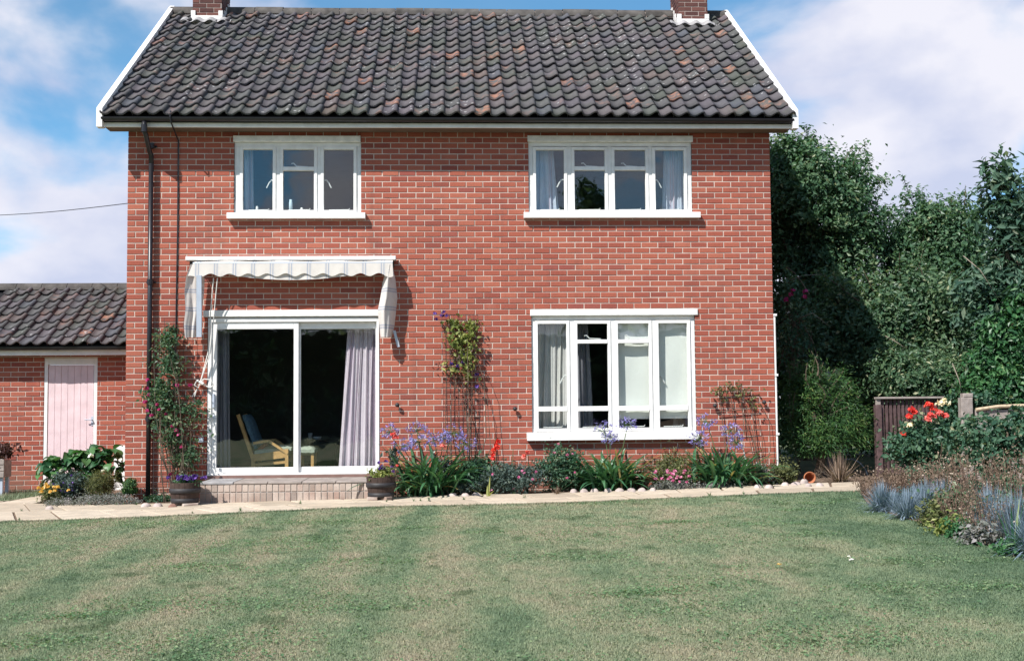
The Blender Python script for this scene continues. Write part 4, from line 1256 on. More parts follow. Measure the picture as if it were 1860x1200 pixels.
fs = thing('footstool', 'low footstool with pale green cushion beside the armchair', 'footstool', (float(cp(900, 700, 1.1)[0]), 1.1, FLOOR1))
pad(cp(815, 618, 0.95), cp(965, 618, 0.95), 0.0, 0.42, 0.13, (0, 0, 1), 'cushion', SAGE_CLOTH, fs)
for cx in (835, 945):
    for y_ in (1.0, 1.32):
        p = cp(cx, 640, 0.95); p[1] = y_; e = p.copy(); e[2] = FLOOR1
        MB().bar(p, e, 0.04).build('leg', PINE, fs)
tb = thing('side_table', 'dark side table with white cups in the back of the living room', 'table', (float(cp(1000, 640, 2.4)[0]), 2.4, FLOOR1))
p0, p1 = cp(890, 520, 2.2), cp(1180, 520, 2.2)
MB().bevbox(p0[0], p1[0], 2.1, 2.7, p0[2] - 0.03, p0[2], 0.005).build('table_top', OAK_DARK, tb)
for xx in (p0[0] + 0.04, p1[0] - 0.04):
    for yy in (2.15, 2.65): MB().bar((xx, yy, FLOOR1), (xx, yy, p0[2] - 0.031), 0.04).build('leg', OAK_DARK, tb)
for (cx, h_, lab) in ((925, 0.10, 'tall white mug on the dark living room table'), (985, 0.045, 'white bowl on the dark living room table')):
    c_ = cp(cx, 515, 2.2); c_[1] = 2.25; c_[2] = p0[2]
    r_ = 0.035 if h_ > 0.06 else 0.07
    o = MB().lathe(c_, [(0.001, 0.0), (r_ * 0.7, 0.0), (r_, h_), (r_ - 0.006, h_), (r_ * 0.6, 0.01)], 14).build('cup' if h_ > 0.06 else 'bowl', WHITE, None, True, tuple(c_))
    tag(o, lab, 'cup' if h_ > 0.06 else 'bowl')
for (px, h_, lab) in ((528, 0.17, 'tall pale bottle on the upstairs sill over the awning'), (548, 0.06, 'small white jar on the upstairs sill next to the pale bottle'), (467, 0.08, 'small white tap shaped ornament on the upstairs sill')):
    c_ = at(px, 381, 0.11); c_[2] = Z(381, 0.05, 1000) - 0.02; r_ = 0.026 if h_ > 0.1 else 0.018
    o = MB().lathe(c_, [(0.001, 0), (r_, 0), (r_, h_ * 0.75), (r_ * 0.8, h_ * 0.8), (r_ * 0.8, h_), (0.001, h_)], 12).build('bottle' if h_ > 0.1 else 'jar', plain('bottle_glaze', (0.55, 0.66, 0.72)) if h_ > 0.1 else WHITE, None, True, tuple(c_))
    tag(o, lab, 'bottle' if h_ > 0.1 else 'jar')

# ================================================================== plants: generators
def unit(a): return a / (np.linalg.norm(a, axis=-1, keepdims=True) + 1e-9)
def leaf_quads(P, Ln, asp=0.5, nrm_bias=None, fold=0.18, dirs=None, lenvar=0.5):
    """one folded, pointed leaf at each point"""
    n = len(P)
    N = rng.normal(size=(n, 3))
    N = unit(N)
    if nrm_bias is not None: N = unit(N + nrm_bias)
    D = rng.normal(size=(n, 3)) if dirs is None else dirs + rng.normal(size=(n, 3)) * 0.15
    D = unit(D - N * np.sum(D * N, 1, keepdims=True))
    S = np.cross(D, N)
    L_ = (Ln * (1 + lenvar * rng.uniform(-1, 1, n)))[:, None]
    W_ = L_ * asp
    V = np.stack([P - D * L_ * 0.5, P + S * W_ * 0.5 + N * W_ * fold - D * L_ * 0.05, P + D * L_ * 0.5 - N * L_ * 0.08, P - S * W_ * 0.5 + N * W_ * fold - D * L_ * 0.05], 1)
    q = np.arange(4 * n).reshape(n, 4)
    return V.reshape(-1, 3), q
def attr4(v, k=4): return np.repeat(v, k)
def clumps(lobes, nclump, per, cr, shell=(0.62, 1.0), lump=0.18):
    """leaf positions in clumps spread over lobed crowns: returns points, outward vectors, clump centres, clump tone"""
    w = np.array([l[1][0] * l[1][2] for l in lobes]); w = w / w.sum()
    pts, outs, cs, tone = [], [], [], []
    for (c, r), k in zip(lobes, np.maximum(1, (w * nclump).astype(int))):
        c = np.array(c); r = np.array(r)
        d = unit(rng.normal(size=(k, 3)))
        rad = rng.uniform(shell[0] ** 2, shell[1] ** 2, k) ** 0.5 * (1 + lump * rng.normal(size=k) * 0.8)
        cc = c + d * r * rad[:, None]
        tn = rng.uniform(0, 1, k)
        m_ = rng.integers(int(per * 0.6), int(per * 1.4), k)
        idx = np.repeat(np.arange(k), m_)
        loc = rng.normal(size=(len(idx), 3)) * cr * np.array([1, 1, 0.75]) * rng.uniform(0.45, 1.45, k)[idx][:, None]
        pts.append(cc[idx] + loc); outs.append(unit(d[idx] + 0.6 * unit(loc + 1e-6))); cs.append(cc); tone.append(tn[idx])
    return np.concatenate(pts), np.concatenate(outs), np.concatenate(cs), np.concatenate(tone)
def limb(mb, p, q, r0, r1, bend=0.12, n=5, sides=5):
    p = np.array(p, float); q = np.array(q, float)
    off = rng.normal(size=3) * bend * np.linalg.norm(q - p)
    pts = [p + (q - p) * t_ + off * math.sin(math.pi * t_) for t_ in np.linspace(0, 1, n)]
    mb.tube(pts, list(np.linspace(r0, r1, n)), sides, False)
def plant(name, label, cat, base, lobes, nclump, per, cr, Ln, mat, asp=0.5, trunk=0.0, stems=0, group=None, bias=0.9, up=0.5, shell=(0.62, 1.0),
          lump=0.18, sprigs=0, sprig_len=0.5, crown_name='crown', zmin=None, dirs_out=False, trunk_name='trunk'):
    base = np.array(base, float)
    th_ = thing(name, label, cat, tuple(base), group)
    P, O, C_, T_ = clumps(lobes, nclump, per, cr, shell, lump)
    mb = MB()
    cen = np.mean([l[0] for l in lobes], 0)
    if trunk:
        for k in range(max(1, stems)):
            b0 = base + (rng.normal(size=3) * [0.12, 0.12, 0] if stems > 1 else 0) - [0, 0, 0.05]
            limb(mb, b0, cen + rng.normal(size=3) * 0.15, trunk * (0.6 if stems > 1 else 1), trunk * 0.45, 0.06, 6, 7)
        for i in rng.choice(len(C_), min(len(C_), 40), False):
            limb(mb, base + (cen - base) * rng.uniform(0.45, 1.0), C_[i], trunk * 0.3, trunk * 0.06, 0.08)
    elif stems:
        for i in rng.choice(len(C_), min(len(C_), stems), False):
            limb(mb, base + rng.normal(size=3) * [0.06, 0.06, 0], C_[i], 0.006, 0.003, 0.08, 4, 4)
    if sprigs:                                             # shoots that break the outline
        upi = np.argsort(-C_[:, 2] + 0.4 * rng.normal(size=len(C_)))[:sprigs]
        for i in upi:
            d_ = unit(C_[i] - cen + np.array([0, 0, 0.8]) + rng.normal(size=3) * 0.5) * sprig_len * rng.uniform(0.4, 1.0)
            e = C_[i] + d_
            limb(mb, C_[i] - d_ * 0.5, e, 0.012, 0.004, 0.08, 5, 4)
            k = 46
            t_ = rng.uniform(0, 1, k)
            P = np.concatenate([P, C_[i] + d_ * t_[:, None] + rng.normal(size=(k, 3)) * Ln * 0.5]); O = np.concatenate([O, np.tile(unit(d_), (k, 1))]); T_ = np.concatenate([T_, np.full(k, rng.uniform(0.3, 1))])
    gzv = SLOPE * (P[:, 0] + 5.75)
    keep = P[:, 2] > gzv + (0.01 if zmin is None else zmin)
    P, O, T_ = P[keep], O[keep], T_[keep]
    if -1.5 < base[1] < 0 and abs(base[0]) < 4.3: P[:, 1] = np.minimum(P[:, 1], -0.025)      # nothing grows into the wall
    V, q = leaf_quads(P, Ln, asp, O * bias + np.array([0, 0, up]), 0.18, O if dirs_out else None)
    a = np.clip(0.55 * T_ + 0.45 * rng.uniform(0, 1, len(P)) + (rng.uniform(0, 1, len(P)) > 0.97) * 0.4, 0, 1)
    npmesh(crown_name, V, [q], mat, th_, attr4(a))
    if mb.n: mb.build(trunk_name, BARK, th_)
    return th_, P
def flowers(parent, pts, Ln, per, r, mat, name='flower'):
    """each flower is a part: a handful of petals about a point"""
    for p in pts:
        d = unit(rng.normal(size=(per, 3))); d[:, 2] = np.abs(d[:, 2]) * 0.8; d[:, 1] -= 0.35
        d = unit(d)
        V, q = leaf_quads(np.array(p) + d * r * rng.uniform(0.5, 1.0, (per, 1)), Ln, 0.75, d * 1.6, 0.1)
        npmesh(name, V, [q], mat, parent, attr4(rng.uniform(0, 1, per)))
def spread(P, n, out=True):
    """choose points of a crown that face the camera"""
    s = P[:, 1] + rng.normal(size=len(P)) * 0.12
    i = np.argsort(s)[:max(n * 6, n)]
    return P[rng.choice(i, n, False)]
def lobe(px, py, y, rx, ry, depth=None):
    """a crown lobe measured on the photograph at depth y"""
    c = at(px, py, y); s = (y - CAM[1]) / FOC
    return (c, (rx * s, depth or rx * s * 0.9, ry * s))
def tuft(c, n, ln, spread_, w, droop=0.5, seg=2):
    """arching grass blades from one base"""
    c = np.array(c); V = []; T_ = []; k0 = 0
    for i in range(n):
        az = rng.uniform(0, 2 * math.pi); l_ = ln * rng.uniform(0.55, 1.1); tilt = abs(rng.normal()) * spread_
        d = np.array([math.cos(az) * math.sin(tilt), math.sin(az) * math.sin(tilt), math.cos(tilt)])
        b = c + np.array([math.cos(az), math.sin(az), 0]) * rng.uniform(0, 0.3) * ln * spread_ * 0.5
        m_ = b + d * l_ * 0.55; e = b + d * l_ - np.array([0, 0, droop * l_ * math.sin(tilt) * 0.6])
        s = np.array([-math.sin(az), math.cos(az), 0]) * w / 2
        V += [b - s, b + s, m_ + s * 0.8, m_ - s * 0.8, e]
        T_ += [(k0, k0 + 1, k0 + 2, k0 + 3), (k0 + 3, k0 + 2, k0 + 4)]; k0 += 5
    q = [f for f in T_ if len(f) == 4]; t_ = [f for f in T_ if len(f) == 3]
    return np.array(V), np.array(q), np.array(t_), np.repeat(rng.uniform(0, 1, n), 5)
def tuft_thing(name, label, cat, c, n, ln, sp, w, mat, group=None, droop=0.5):
    V, q, t_, a = tuft(c, n, ln, sp, w, droop)
    o = npmesh(name, V, [q, t_], mat, None, a, False, tuple(c))
    return tag(o, label, cat, group)
def strap_leaf(c, az, ln, th0, bend, w):
    """one long arching leaf, channelled along its middle"""
    n = 9; p = np.array([c[0] + math.cos(az) * 0.03, c[1] + math.sin(az) * 0.03, c[2]]); pts = [p]
    tw = rng.normal() * 0.25
    for i in range(1, n):
        t_ = (i - 0.5) / (n - 1); a_ = th0 - bend * t_ ** 1.4; z_ = az + tw * t_
        p = p + np.array([math.cos(z_) * math.cos(a_), math.sin(z_) * math.cos(a_), math.sin(a_)]) * ln / (n - 1); pts.append(p)
    s = np.array([-math.sin(az), math.cos(az), 0]); V = []
    for i, p in enumerate(pts):
        t_ = i / (n - 1); ww = max(0.003, w * (0.7 + 0.45 * t_) * min(1.0, (1 - t_) * 3.2) ** 0.7)
        V += [p - s * ww / 2 + [0, 0, ww * 0.2], p, p + s * ww / 2 + [0, 0, ww * 0.2]]
    q = []
    for i in range(n - 1): q += [(3 * i, 3 * i + 1, 3 * i + 4, 3 * i + 3), (3 * i + 1, 3 * i + 2, 3 * i + 5, 3 * i + 4)]
    return np.array(V), np.array(q)
def agapanthus(label, base, rad, nleaf, heads, group):
    th_ = thing('agapanthus', label, 'agapanthus', tuple(base), group)
    base = np.array(base)
    for i in range(nleaf):
        az = rng.uniform(0, 2 * math.pi)
        c = base + np.array([rng.normal() * rad * 0.26, rng.normal() * rad * 0.18, 0])
        th0 = rng.uniform(0.55, 1.35)
        V, q = strap_leaf(c, az, rad * rng.uniform(0.95, 1.45), th0, rng.uniform(0.6, 1.7), rng.uniform(0.030, 0.048))
        V[:, 2] = np.maximum(V[:, 2], SLOPE * (V[:, 0] + 5.75) + 0.012)
        V[:, 1] = np.minimum(V[:, 1], -0.025)
        v_ = rng.uniform(0, 0.9) if rng.uniform() > 0.06 else 1.0
        npmesh('leaf', V, [q], LF_STRAP, th_, np.full(len(V), v_), True)
    for (px, py, r_, y_) in heads:
        c = at(px, py, y_); s = (y_ - CAM[1]) / FOC; R_ = r_ * s
        mb = MB(); b0 = base + rng.normal(size=3) * [0.08, 0.04, 0]
        limb(mb, b0, c - [0, 0, R_ * 0.3], 0.007, 0.005, 0.03, 5, 5)
        d = unit(rng.normal(size=(34, 3))); d[:, 2] = d[:, 2] * 0.75 + 0.12
        hub = c - np.array([0, 0, R_ * 0.3])
        for k in range(34): mb.tube([hub, hub + d[k] * R_ * 0.85], 0.0022, 3, False)
        stk = mb.build('flower_stalk', bpy.data.materials['stalk_green'], th_)
        P = []; Dd = []
        for k in range(34):
            t0 = hub + d[k] * R_ * rng.uniform(0.8, 1.05)
            for j in range(5):
                P.append(t0 + rng.normal(size=3) * 0.012); Dd.append(d[k] + rng.normal(size=3) * 0.7)
        V, q = leaf_quads(np.array(P), 0.034, 0.36, None, 0.15, unit(np.array(Dd)))
        npmesh('flower_head', V, [q], FL_BLUE, th_, attr4(np.clip(rng.normal(0.5, 0.28, len(P)), 0, 1)))
    return th_
STALK = plain('stalk_green', (0.09, 0.14, 0.06), 0.6, 0.3, 0.2)

# ================================================================== trellises and climbers on the wall
def mesh_trellis(label, x0, x1, z0, z1, y, step, tilt=0.0, r=0.0028, mat=IRON, cat='trellis'):
    mb = MB(); n = int((x1 - x0) / step); k = int((z1 - z0) / step)
    for i in range(n + 1):
        xx = x0 + (x1 - x0) * i / n
        mb.tube([(xx + tilt, y, z0), (xx, y, z1)], r, 3, False)
    for j in range(k + 1):
        zz = z0 + (z1 - z0) * j / k; dx_ = tilt * (1 - j / k)
        mb.tube([(x0 + dx_, y - 0.004, zz), (x1 + dx_, y - 0.004, zz)], r, 3, False)
    return tag(mb.build('trellis', mat, None, False, ((x0 + x1) / 2, y, z0)), label, cat)
mesh_trellis('wire mesh trellis beside the downpipe behind the climbing rose', X(283), X(352), gz(-3.7) + 0.02, Z(578, 0, 300), -0.05, 0.10)
mesh_trellis('wire mesh trellis in the middle of the wall under the sparse clematis', X(803), X(868), gz(0.2) + 0.02, Z(573, 0, 835), -0.05, 0.052, 0.02)
tr = MB()
for (xa, ya, xb, yb) in ((1306, 700, 1322, 866), (1326, 697, 1336, 800), (1345, 697, 1352, 790), (1363, 706, 1378, 860)):
    tr.tube([at(xa, ya, -0.05), at(xb, yb, -0.05)], 0.006, 5)
for (xa, ya, xb, yb) in ((1301, 748, 1376, 741), (1335, 785, 1378, 779), (1352, 823, 1384, 817), (1300, 711, 1374, 706)):
    tr.tube([at(xa, ya, -0.06), at(xb, yb, -0.06)], 0.006, 5)
tr = tr.build('trellis', CANE, None, False, (X(1340), -0.05, gz(3.7)))
tag(tr, 'brown cane trellis leaning on the wall near the house corner', 'trellis')

# climbing rose by the downpipe
lob = [lobe(300, 610, -0.14, 18, 30), lobe(302, 660, -0.16, 28, 35), lobe(300, 720, -0.18, 40, 40), lobe(318, 775, -0.18, 38, 38), lobe(332, 830, -0.18, 28, 38), lobe(345, 740, -0.14, 16, 30)]
lob = [(c, (r[0], 0.10, r[2])) for c, r in lob]
th_, P = plant('climbing_rose', 'leafy climber with magenta flowers on the trellis beside the downpipe', 'climber', (X(330), -0.2, gz(-3.7)), lob, 90, 36, 0.07, 0.050, LF_ELDER, 0.55, 0.0, 40, None, 0.5, 0.2, (0.0, 1.0), 0.1, 8, 0.22, 'foliage', None, False, 'stems')
fp = np.array([at(px, py, -0.30) for px, py in ((268, 690), (266, 706), (270, 718), (264, 730), (268, 746), (275, 755), (290, 744), (302, 752), (320, 782), (324, 790), (312, 775), (310, 862), (330, 812), (345, 700), (285, 735), (322, 700))])
flowers(th_, fp, 0.04, 14, 0.022, FL_MAG)
# clematis on the middle trellis
lob = [lobe(855, 590, -0.10, 18, 15), lobe(845, 612, -0.12, 18, 20), lobe(822, 590, -0.09, 12, 20), lobe(850, 640, -0.11, 16, 28), lobe(825, 625, -0.09, 14, 18), lobe(815, 670, -0.08, 14, 14), lobe(845, 675, -0.10, 14, 16)]
lob = [(c, (r[0], 0.05, r[2])) for c, r in lob]
th_, P = plant('clematis', 'sparse clematis with yellowing leaves and purple flowers on the middle trellis', 'climber', (X(845), -0.12, gz(0.2)), lob, 46, 14, 0.06, 0.060, LF_LIME, 0.7, 0.0, 14, None, 0.5, 0.2, (0.0, 1.0), 0.1, 0, 0.2, 'foliage', None, False, 'stems')
P2, O2, _, T2 = clumps([(c, r) for c, r in lob[2:]] + [(at(840, 715, -0.09), (0.12, 0.03, 0.25))], 16, 9, 0.05)
V, q = leaf_quads(P2, 0.05, 0.5); npmesh('withered_leaves', V, [q], LF_RED, th_, attr4(rng.uniform(0, 1, len(P2))))
flowers(th_, [at(px, py, -0.13) for px, py in ((790, 570), (792, 580), (806, 568), (812, 574), (803, 574), (842, 645), (820, 662), (832, 665), (840, 660), (865, 680), (866, 702))], 0.045, 9, 0.025, FL_PURPLE)
# honeysuckle on the cane trellis
lob = [(at(px, py, -0.09), (0.07, 0.04, 0.05)) for px, py in ((1306, 712), (1316, 708), (1326, 702), (1340, 705), (1350, 710), (1345, 716), (1360, 712), (1368, 722), (1370, 735), (1312, 720))]
plant('honeysuckle', 'small half withered climber over the top of the cane trellis', 'climber', (X(1372), -0.1, gz(3.8)), lob, 24, 12, 0.045, 0.045, LF_OLIVE, 0.5, 0.0, 6, None, 0.5, 0.2, (0.0, 1.0), 0.1, 0, 0.2, 'foliage', None, False, 'stems')
# cane stuck in the bed
cn = MB().tube([at(1341, 778, -0.35), at(1352, 824, -0.35), at(1362, 868, -0.35)], 0.008, 6).build('garden_cane', ROPE, None, False, tuple(at(1362, 868, -0.35)))
tag(cn, 'pale cane stuck in the agapanthus nearest the house corner', 'cane')

# ================================================================== half barrels
def barrel(label, px, y, r0, r1, h, z0):
    x = float(at(px, 890, y)[0])
    th_ = thing('barrel_planter', label, 'planter', (x, y, z0), 'half barrel planters beside the patio steps')
    n = 18
    for k in range(n):                                      # staves
        a0, a1 = 2 * math.pi * (k + 0.02) / n, 2 * math.pi * (k + 0.98) / n
        V = []
        for t_, z_ in ((0, 0), (0.5, h * 0.55), (1, h)):
            rr_ = r0 + (r1 - r0) * t_ + 0.012 * math.sin(math.pi * t_)
            for a_ in (a0, (a0 + a1) / 2, a1):
                V.append((x + rr_ * math.cos(a_), y + rr_ * math.sin(a_), z0 + z_))
        for a_ in (a0, (a0 + a1) / 2, a1): V.append((x + (r1 - 0.025) * math.cos(a_), y + (r1 - 0.025) * math.sin(a_), z0 + h))
        for a_ in (a0, (a0 + a1) / 2, a1): V.append((x + (r1 - 0.03) * math.cos(a_), y + (r1 - 0.03) * math.sin(a_), z0 + h - 0.06))
        q = [(i * 3 + j, i * 3 + j + 1, i * 3 + j + 4, i * 3 + j + 3) for i in range(4) for j in range(2)]
        MB().add(V, q).build('stave', OAK_DARK, th_)
    for zf in (0.14, 0.62):
        rr_ = r0 + (r1 - r0) * zf + 0.012 * math.sin(math.pi * zf) + 0.004
        MB().lathe((x, y, z0 + h * zf), [(rr_ - 0.002, -0.028), (rr_ + 0.003, -0.026), (rr_ + 0.006, 0.026), (rr_, 0.028)], 28).build('hoop', IRON, th_, True)
    MB().lathe((x, y, z0 + h - 0.05), [(0.0, 0.012), (r1 - 0.03, 0.0)], 18).build('compost', SOIL, th_)
    MB().lathe((x, y, z0), [(0.0, 0.004), (r0, 0.003)], 18).build('barrel_base', OAK_DARK, th_)
    return x
YB = -1.0
zL = gz(-3.3) + 0.045
xL = barrel('dark half barrel planter on bricks under the climbing rose', 336, YB, 0.150, 0.184, 0.255, zL)
zR = gz(-0.9) + 0.045
xR = barrel('dark half barrel planter at the agapanthus end of the steps', 692, YB, 0.147, 0.180, 0.255, zR)
lob = [((xL + 0.03, YB, zL + 0.262), (0.15, 0.13, 0.07))]
th_, P = plant('purple_petunia', 'trailing purple petunias filling the barrel under the climbing rose', 'flowers', (xL, YB, zL + 0.21), lob, 30, 14, 0.03, 0.04, LF_TREE, 0.6, 0, 0, None, 0.6, 0.4, (0.2, 1), 0.1, 0, 0, 'foliage', 0.2)
flowers(th_, [(xL + 0.03 + rng.normal() * 0.075, YB - 0.02 + rng.normal() * 0.06, zL + 0.30 + rng.normal() * 0.018) for _ in range(34)], 0.04, 9, 0.022, FL_PURPLE)
lob = [((xR - 0.02, YB, zR + 0.285), (0.15, 0.13, 0.06)), ((xR + 0.06, YB + 0.02, zR + 0.33), (0.07, 0.07, 0.06))]
th_, P = plant('pansies', 'lime leaved pansies with pale purple flowers in the barrel by the steps end', 'flowers', (xR, YB, zR + 0.21), lob, 26, 14, 0.03, 0.042, LF_LIME, 0.6, 0, 0, None, 0.6, 0.4, (0.2, 1), 0.1, 0, 0, 'foliage', 0.2)
flowers(th_, [at(px, py, YB - 0.05) for px, py in ((688, 840), (694, 846), (701, 838), (697, 850), (690, 851), (712, 848), (714, 856))], 0.035, 8, 0.02, FL_PURPLE)
flowers(th_, [at(721, 846, YB - 0.05)], 0.04, 10, 0.025, FL_CORAL)
for (px, y_, w_, rot, lab) in ((345, YB - 0.12, 0.13, 0.5, 'grey loose brick lying before the barrel under the climbing rose'), (322, YB - 0.02, 0.10, -0.2, 'loose brick propping the barrel under the climbing rose, nearest the downpipe'),
                               (676, YB - 0.13, 0.09, 0.1, 'small stone block propping the barrel by the steps end'), (702, YB - 0.10, 0.08, 0.9, 'angular loose brick under the barrel nearest the agapanthus')):
    x_ = float(at(px, 905, y_)[0]); z_ = gz(x_) + 0.022
    V = MB().bevbox(-w_ / 2 * 1.4, w_ / 2 * 1.4, -0.05, 0.05, 0, 0.040 if w_ < 0.12 else 0.03, 0.006)
    Vv = np.concatenate(V.v); c_, s_ = math.cos(rot), math.sin(rot)
    Vv = np.stack([x_ + Vv[:, 0] * c_ - Vv[:, 1] * s_, y_ + Vv[:, 0] * s_ + Vv[:, 1] * c_, z_ + Vv[:, 2]], 1)
    tag(npmesh('loose_brick', Vv, [np.array(V.q)], STEP_BRICK, None, None, False, (x_, y_, z_)), lab, 'brick')

# ================================================================== bed under the wall
def gp(px, py, dz=0.0):
    p = G(px, py); p[2] += dz; return p
def base_at(px, y):
    x = float(at(px, 890, y)[0]); return (x, y, gz(x) + 0.005)
GRP = 'blue agapanthus clumps along the house wall'
agapanthus('broad agapanthus clump with many blue heads beside the barrel and steps', base_at(783, -0.42), 0.58, 235,
           [(708, 780, 17, -0.75), (730, 805, 17, -0.8), (757, 777, 19, -0.55), (762, 797, 18, -0.7), (788, 793, 17, -0.6), (823, 780, 19, -0.5), (846, 801, 19, -0.6), (808, 792, 14, -0.5)], GRP)
agapanthus('agapanthus clump in front of the downstairs window, heads over its sill', base_at(1112, -0.40), 0.52, 210,
           [(1098, 777, 21, -0.5), (1140, 767, 17, -0.45), (1108, 790, 15, -0.55)], GRP)
agapanthus('agapanthus clump below the cane trellis near the house corner', base_at(1316, -0.36), 0.50, 210,
           [(1284, 761, 18, -0.4), (1270, 792, 19, -0.5), (1326, 778, 18, -0.42), (1338, 798, 18, -0.45)], GRP)

def bed(name, label, cat, px, py, rx, ry, y, n, per, cr, Ln, mat, **k):
    """a low plant whose foliage is measured on the photograph"""
    if y < 0: y = y + 0.17
    c, r = lobe(px, py, y, rx, ry)
    b = (c[0], y, gz(c[0]) + 0.005)
    return plant(name, label, cat, b, [(c, (r[0], min(r[0], 0.20), r[2]))], int(n * 1.3), int(per * 1.35), cr, Ln * 1.2, mat, k.pop('asp', 0.5), 0.0, k.pop('stems', 10), k.pop('group', None), 0.6, 0.5, (0.2, 1.0), 0.1, k.pop('sprigs', 0), k.pop('sl', 0.12), 'foliage', None, k.pop('dirs', False), 'stems')
th_, P = bed('carnation', 'coral carnation standing behind the barrel among the blue heads', 'carnation', 715, 828, 9, 20, -0.7, 10, 8, 0.03, 0.05, LF_GLAUC)
flowers(th_, [at(714, 789, -0.8), at(718, 795, -0.8)], 0.045, 22, 0.035, FL_CORAL)
th_, P = bed('carnation', 'single coral carnation among the agapanthus under the clematis trellis', 'carnation', 808, 845, 8, 22, -0.7, 10, 8, 0.03, 0.05, LF_GLAUC)
flowers(th_, [at(804, 810, -0.75)], 0.042, 20, 0.032, FL_CORAL)
# gladioli
def gladiolus(label, px, base_y, top, y, fpts, mat, nl=9, ln=0.42):
    b = base_at(px, y)
    th_ = thing('gladiolus', label, 'gladiolus', b, 'gladioli in the bed under the wall')
    V, q, t_, a = tuft(b, nl * 3, ln, 0.16, 0.026, 0.1)
    npmesh('leaves', V, [q, t_], LF_STRAP, th_, a * 0.9)
    p = at(px, top, y)
    mb = MB(); limb(mb, b, p, 0.007, 0.004, 0.02, 5, 5); mb.build('flower_stalk', STALK, th_)
    flowers(th_, [at(a_, b_, y - 0.03) for a_, b_ in fpts], 0.055, 12, 0.03, mat)
gladiolus('gladiolus with a scarlet flower spike between the two trellises', 900, 870, 795, -0.5, [(904, 802), (902, 810), (898, 818), (896, 826), (903, 814), (895, 834)], FL_RED)
gladiolus('gladiolus with dark leaves and no open flower left of the window sill', 932, 870, 815, -0.45, [], FL_RED, 11, 0.45)
gladiolus('gladiolus with one small coral flower just below the window sill', 958, 870, 815, -0.45, [(952, 829), (958, 822)], FL_CORAL, 5, 0.3)
bed('foliage_plant', 'dark leafy plant filling the gap behind the edging stones under the clematis', 'plant', 872, 858, 30, 32, -0.5, 60, 16, 0.055, 0.055, LF_TREE2)
th_, P = bed('catmint', 'low blue green catmint spreading to the path below the gladioli', 'plant', 930, 870, 62, 28, -0.72, 150, 26, 0.055, 0.030, LF_GLAUC)
flowers(th_, spread(P, 10), 0.03, 7, 0.02, FL_PINK)
th_, P = bed('shrub_rose', 'rounded blue green shrub with pink buds below the window sill', 'shrub', 1020, 852, 40, 38, -0.5, 110, 26, 0.06, 0.034, LF_TREE2, sprigs=8, sl=0.14)
flowers(th_, [at(px, py, -0.75) for px, py in ((1014, 806), (1030, 826), (1040, 824), (1044, 858), (1030, 868), (1006, 822))], 0.03, 8, 0.016, FL_PINK)
tuft_thing('dry_grass', 'dry straw coloured grass tuft at the path edge below the shrub rose', 'grass tuft', base_at(1012, -0.95), 90, 0.13, 0.7, 0.006, LF_DRY)
tuft_thing('fallen_leaves', 'yellow fallen gladiolus leaves spilling on the path edge', 'leaves', base_at(885, -0.95), 10, 0.28, 1.3, 0.03, LF_LIME, None, 0.2)
th_, P = bed('pink_diascia', 'airy plant with many small pink flowers between two agapanthus', 'flowers', 1218, 862, 38, 26, -0.6, 80, 16, 0.05, 0.028, LF_OLIVE, sprigs=8, sl=0.12)
flowers(th_, [at(1190 + rng.uniform(0, 62), 862 + rng.uniform(-8, 14), -0.85) for _ in range(26)], 0.032, 8, 0.018, FL_PINK)
bed('montbretia', 'orange tinged leafy plant against the wall between two agapanthus', 'plant', 1222, 838, 30, 24, -0.35, 36, 12, 0.06, 0.05, LF_OLIVE, asp=0.2)
bed('grey_thyme', 'low grey green mat plant along the path between two agapanthus', 'plant', 1222, 885, 45, 10, -0.82, 80, 24, 0.035, 0.022, LF_SILVER)
bed('ground_ivy', 'low grey leafed plant in front of the agapanthus near the corner', 'plant', 1312, 884, 50, 9, -0.75, 60, 22, 0.035, 0.024, LF_SILVER)
bed('dried_seedling', 'dry grey weed against the wall right by the house corner', 'plant', 1386, 862, 18, 20, -0.35, 24, 12, 0.045, 0.03, LF_SILVER, sprigs=4, sl=0.1)
bed('yellow_spurge', 'yellowish green bushy plant at the foot of the white corner pipe', 'plant', 1422, 860, 22, 26, -0.25, 50, 18, 0.05, 0.035, LF_OLIVE, sprigs=5, sl=0.14)
bed('catmint', 'blue green low plant hugging the base of the clematis trellis', 'plant', 845, 884, 22, 9, -0.8, 30, 16, 0.035, 0.03, LF_GLAUC)
# edging stones -----------------------------------------------------------
def stone(label, px, py, wpx, hpx, cat='stone', name='edging_stone', group='stones edging the bed along the path', mat=STONE):
    p = G(px, py + hpx / 2 + 1.5); s = (p[1] - CAM[1]) / FOC
    rx, rz = wpx * s / 2, hpx * s * 0.62
    V = []; n, m_ = 12, 7
    ph = random.uniform(0, 6)
    for i in range(m_):
        t_ = i / (m_ - 1) * math.pi * 0.5
        for k in range(n):
            a_ = 2 * math.pi * k / n
            r_ = math.cos(t_) ** 0.7 * (1 + 0.13 * math.sin(2 * a_ + ph) + 0.09 * math.sin(3 * a_ + 2 * ph) + random.uniform(-0.05, 0.05))
            V.append((p[0] + rx * r_ * math.cos(a_), p[1] + rx * 0.9 * r_ * math.sin(a_) + 0.04, p[2] - 0.02 + (rz * 1.75) * math.sin(t_) * (1 + random.uniform(-0.06, 0.06))))
    mb = MB(); mb.add(V, [(i * n + k, i * n + (k + 1) % n, (i + 1) * n + (k + 1) % n, (i + 1) * n + k) for i in range(m_ - 1) for k in range(n)])
    tag(mb.build(name, mat, None, True, tuple(p)), label, cat, group)
ORD = ['first', 'second', 'third', 'fourth', 'fifth', 'sixth', 'seventh', 'eighth', 'ninth']
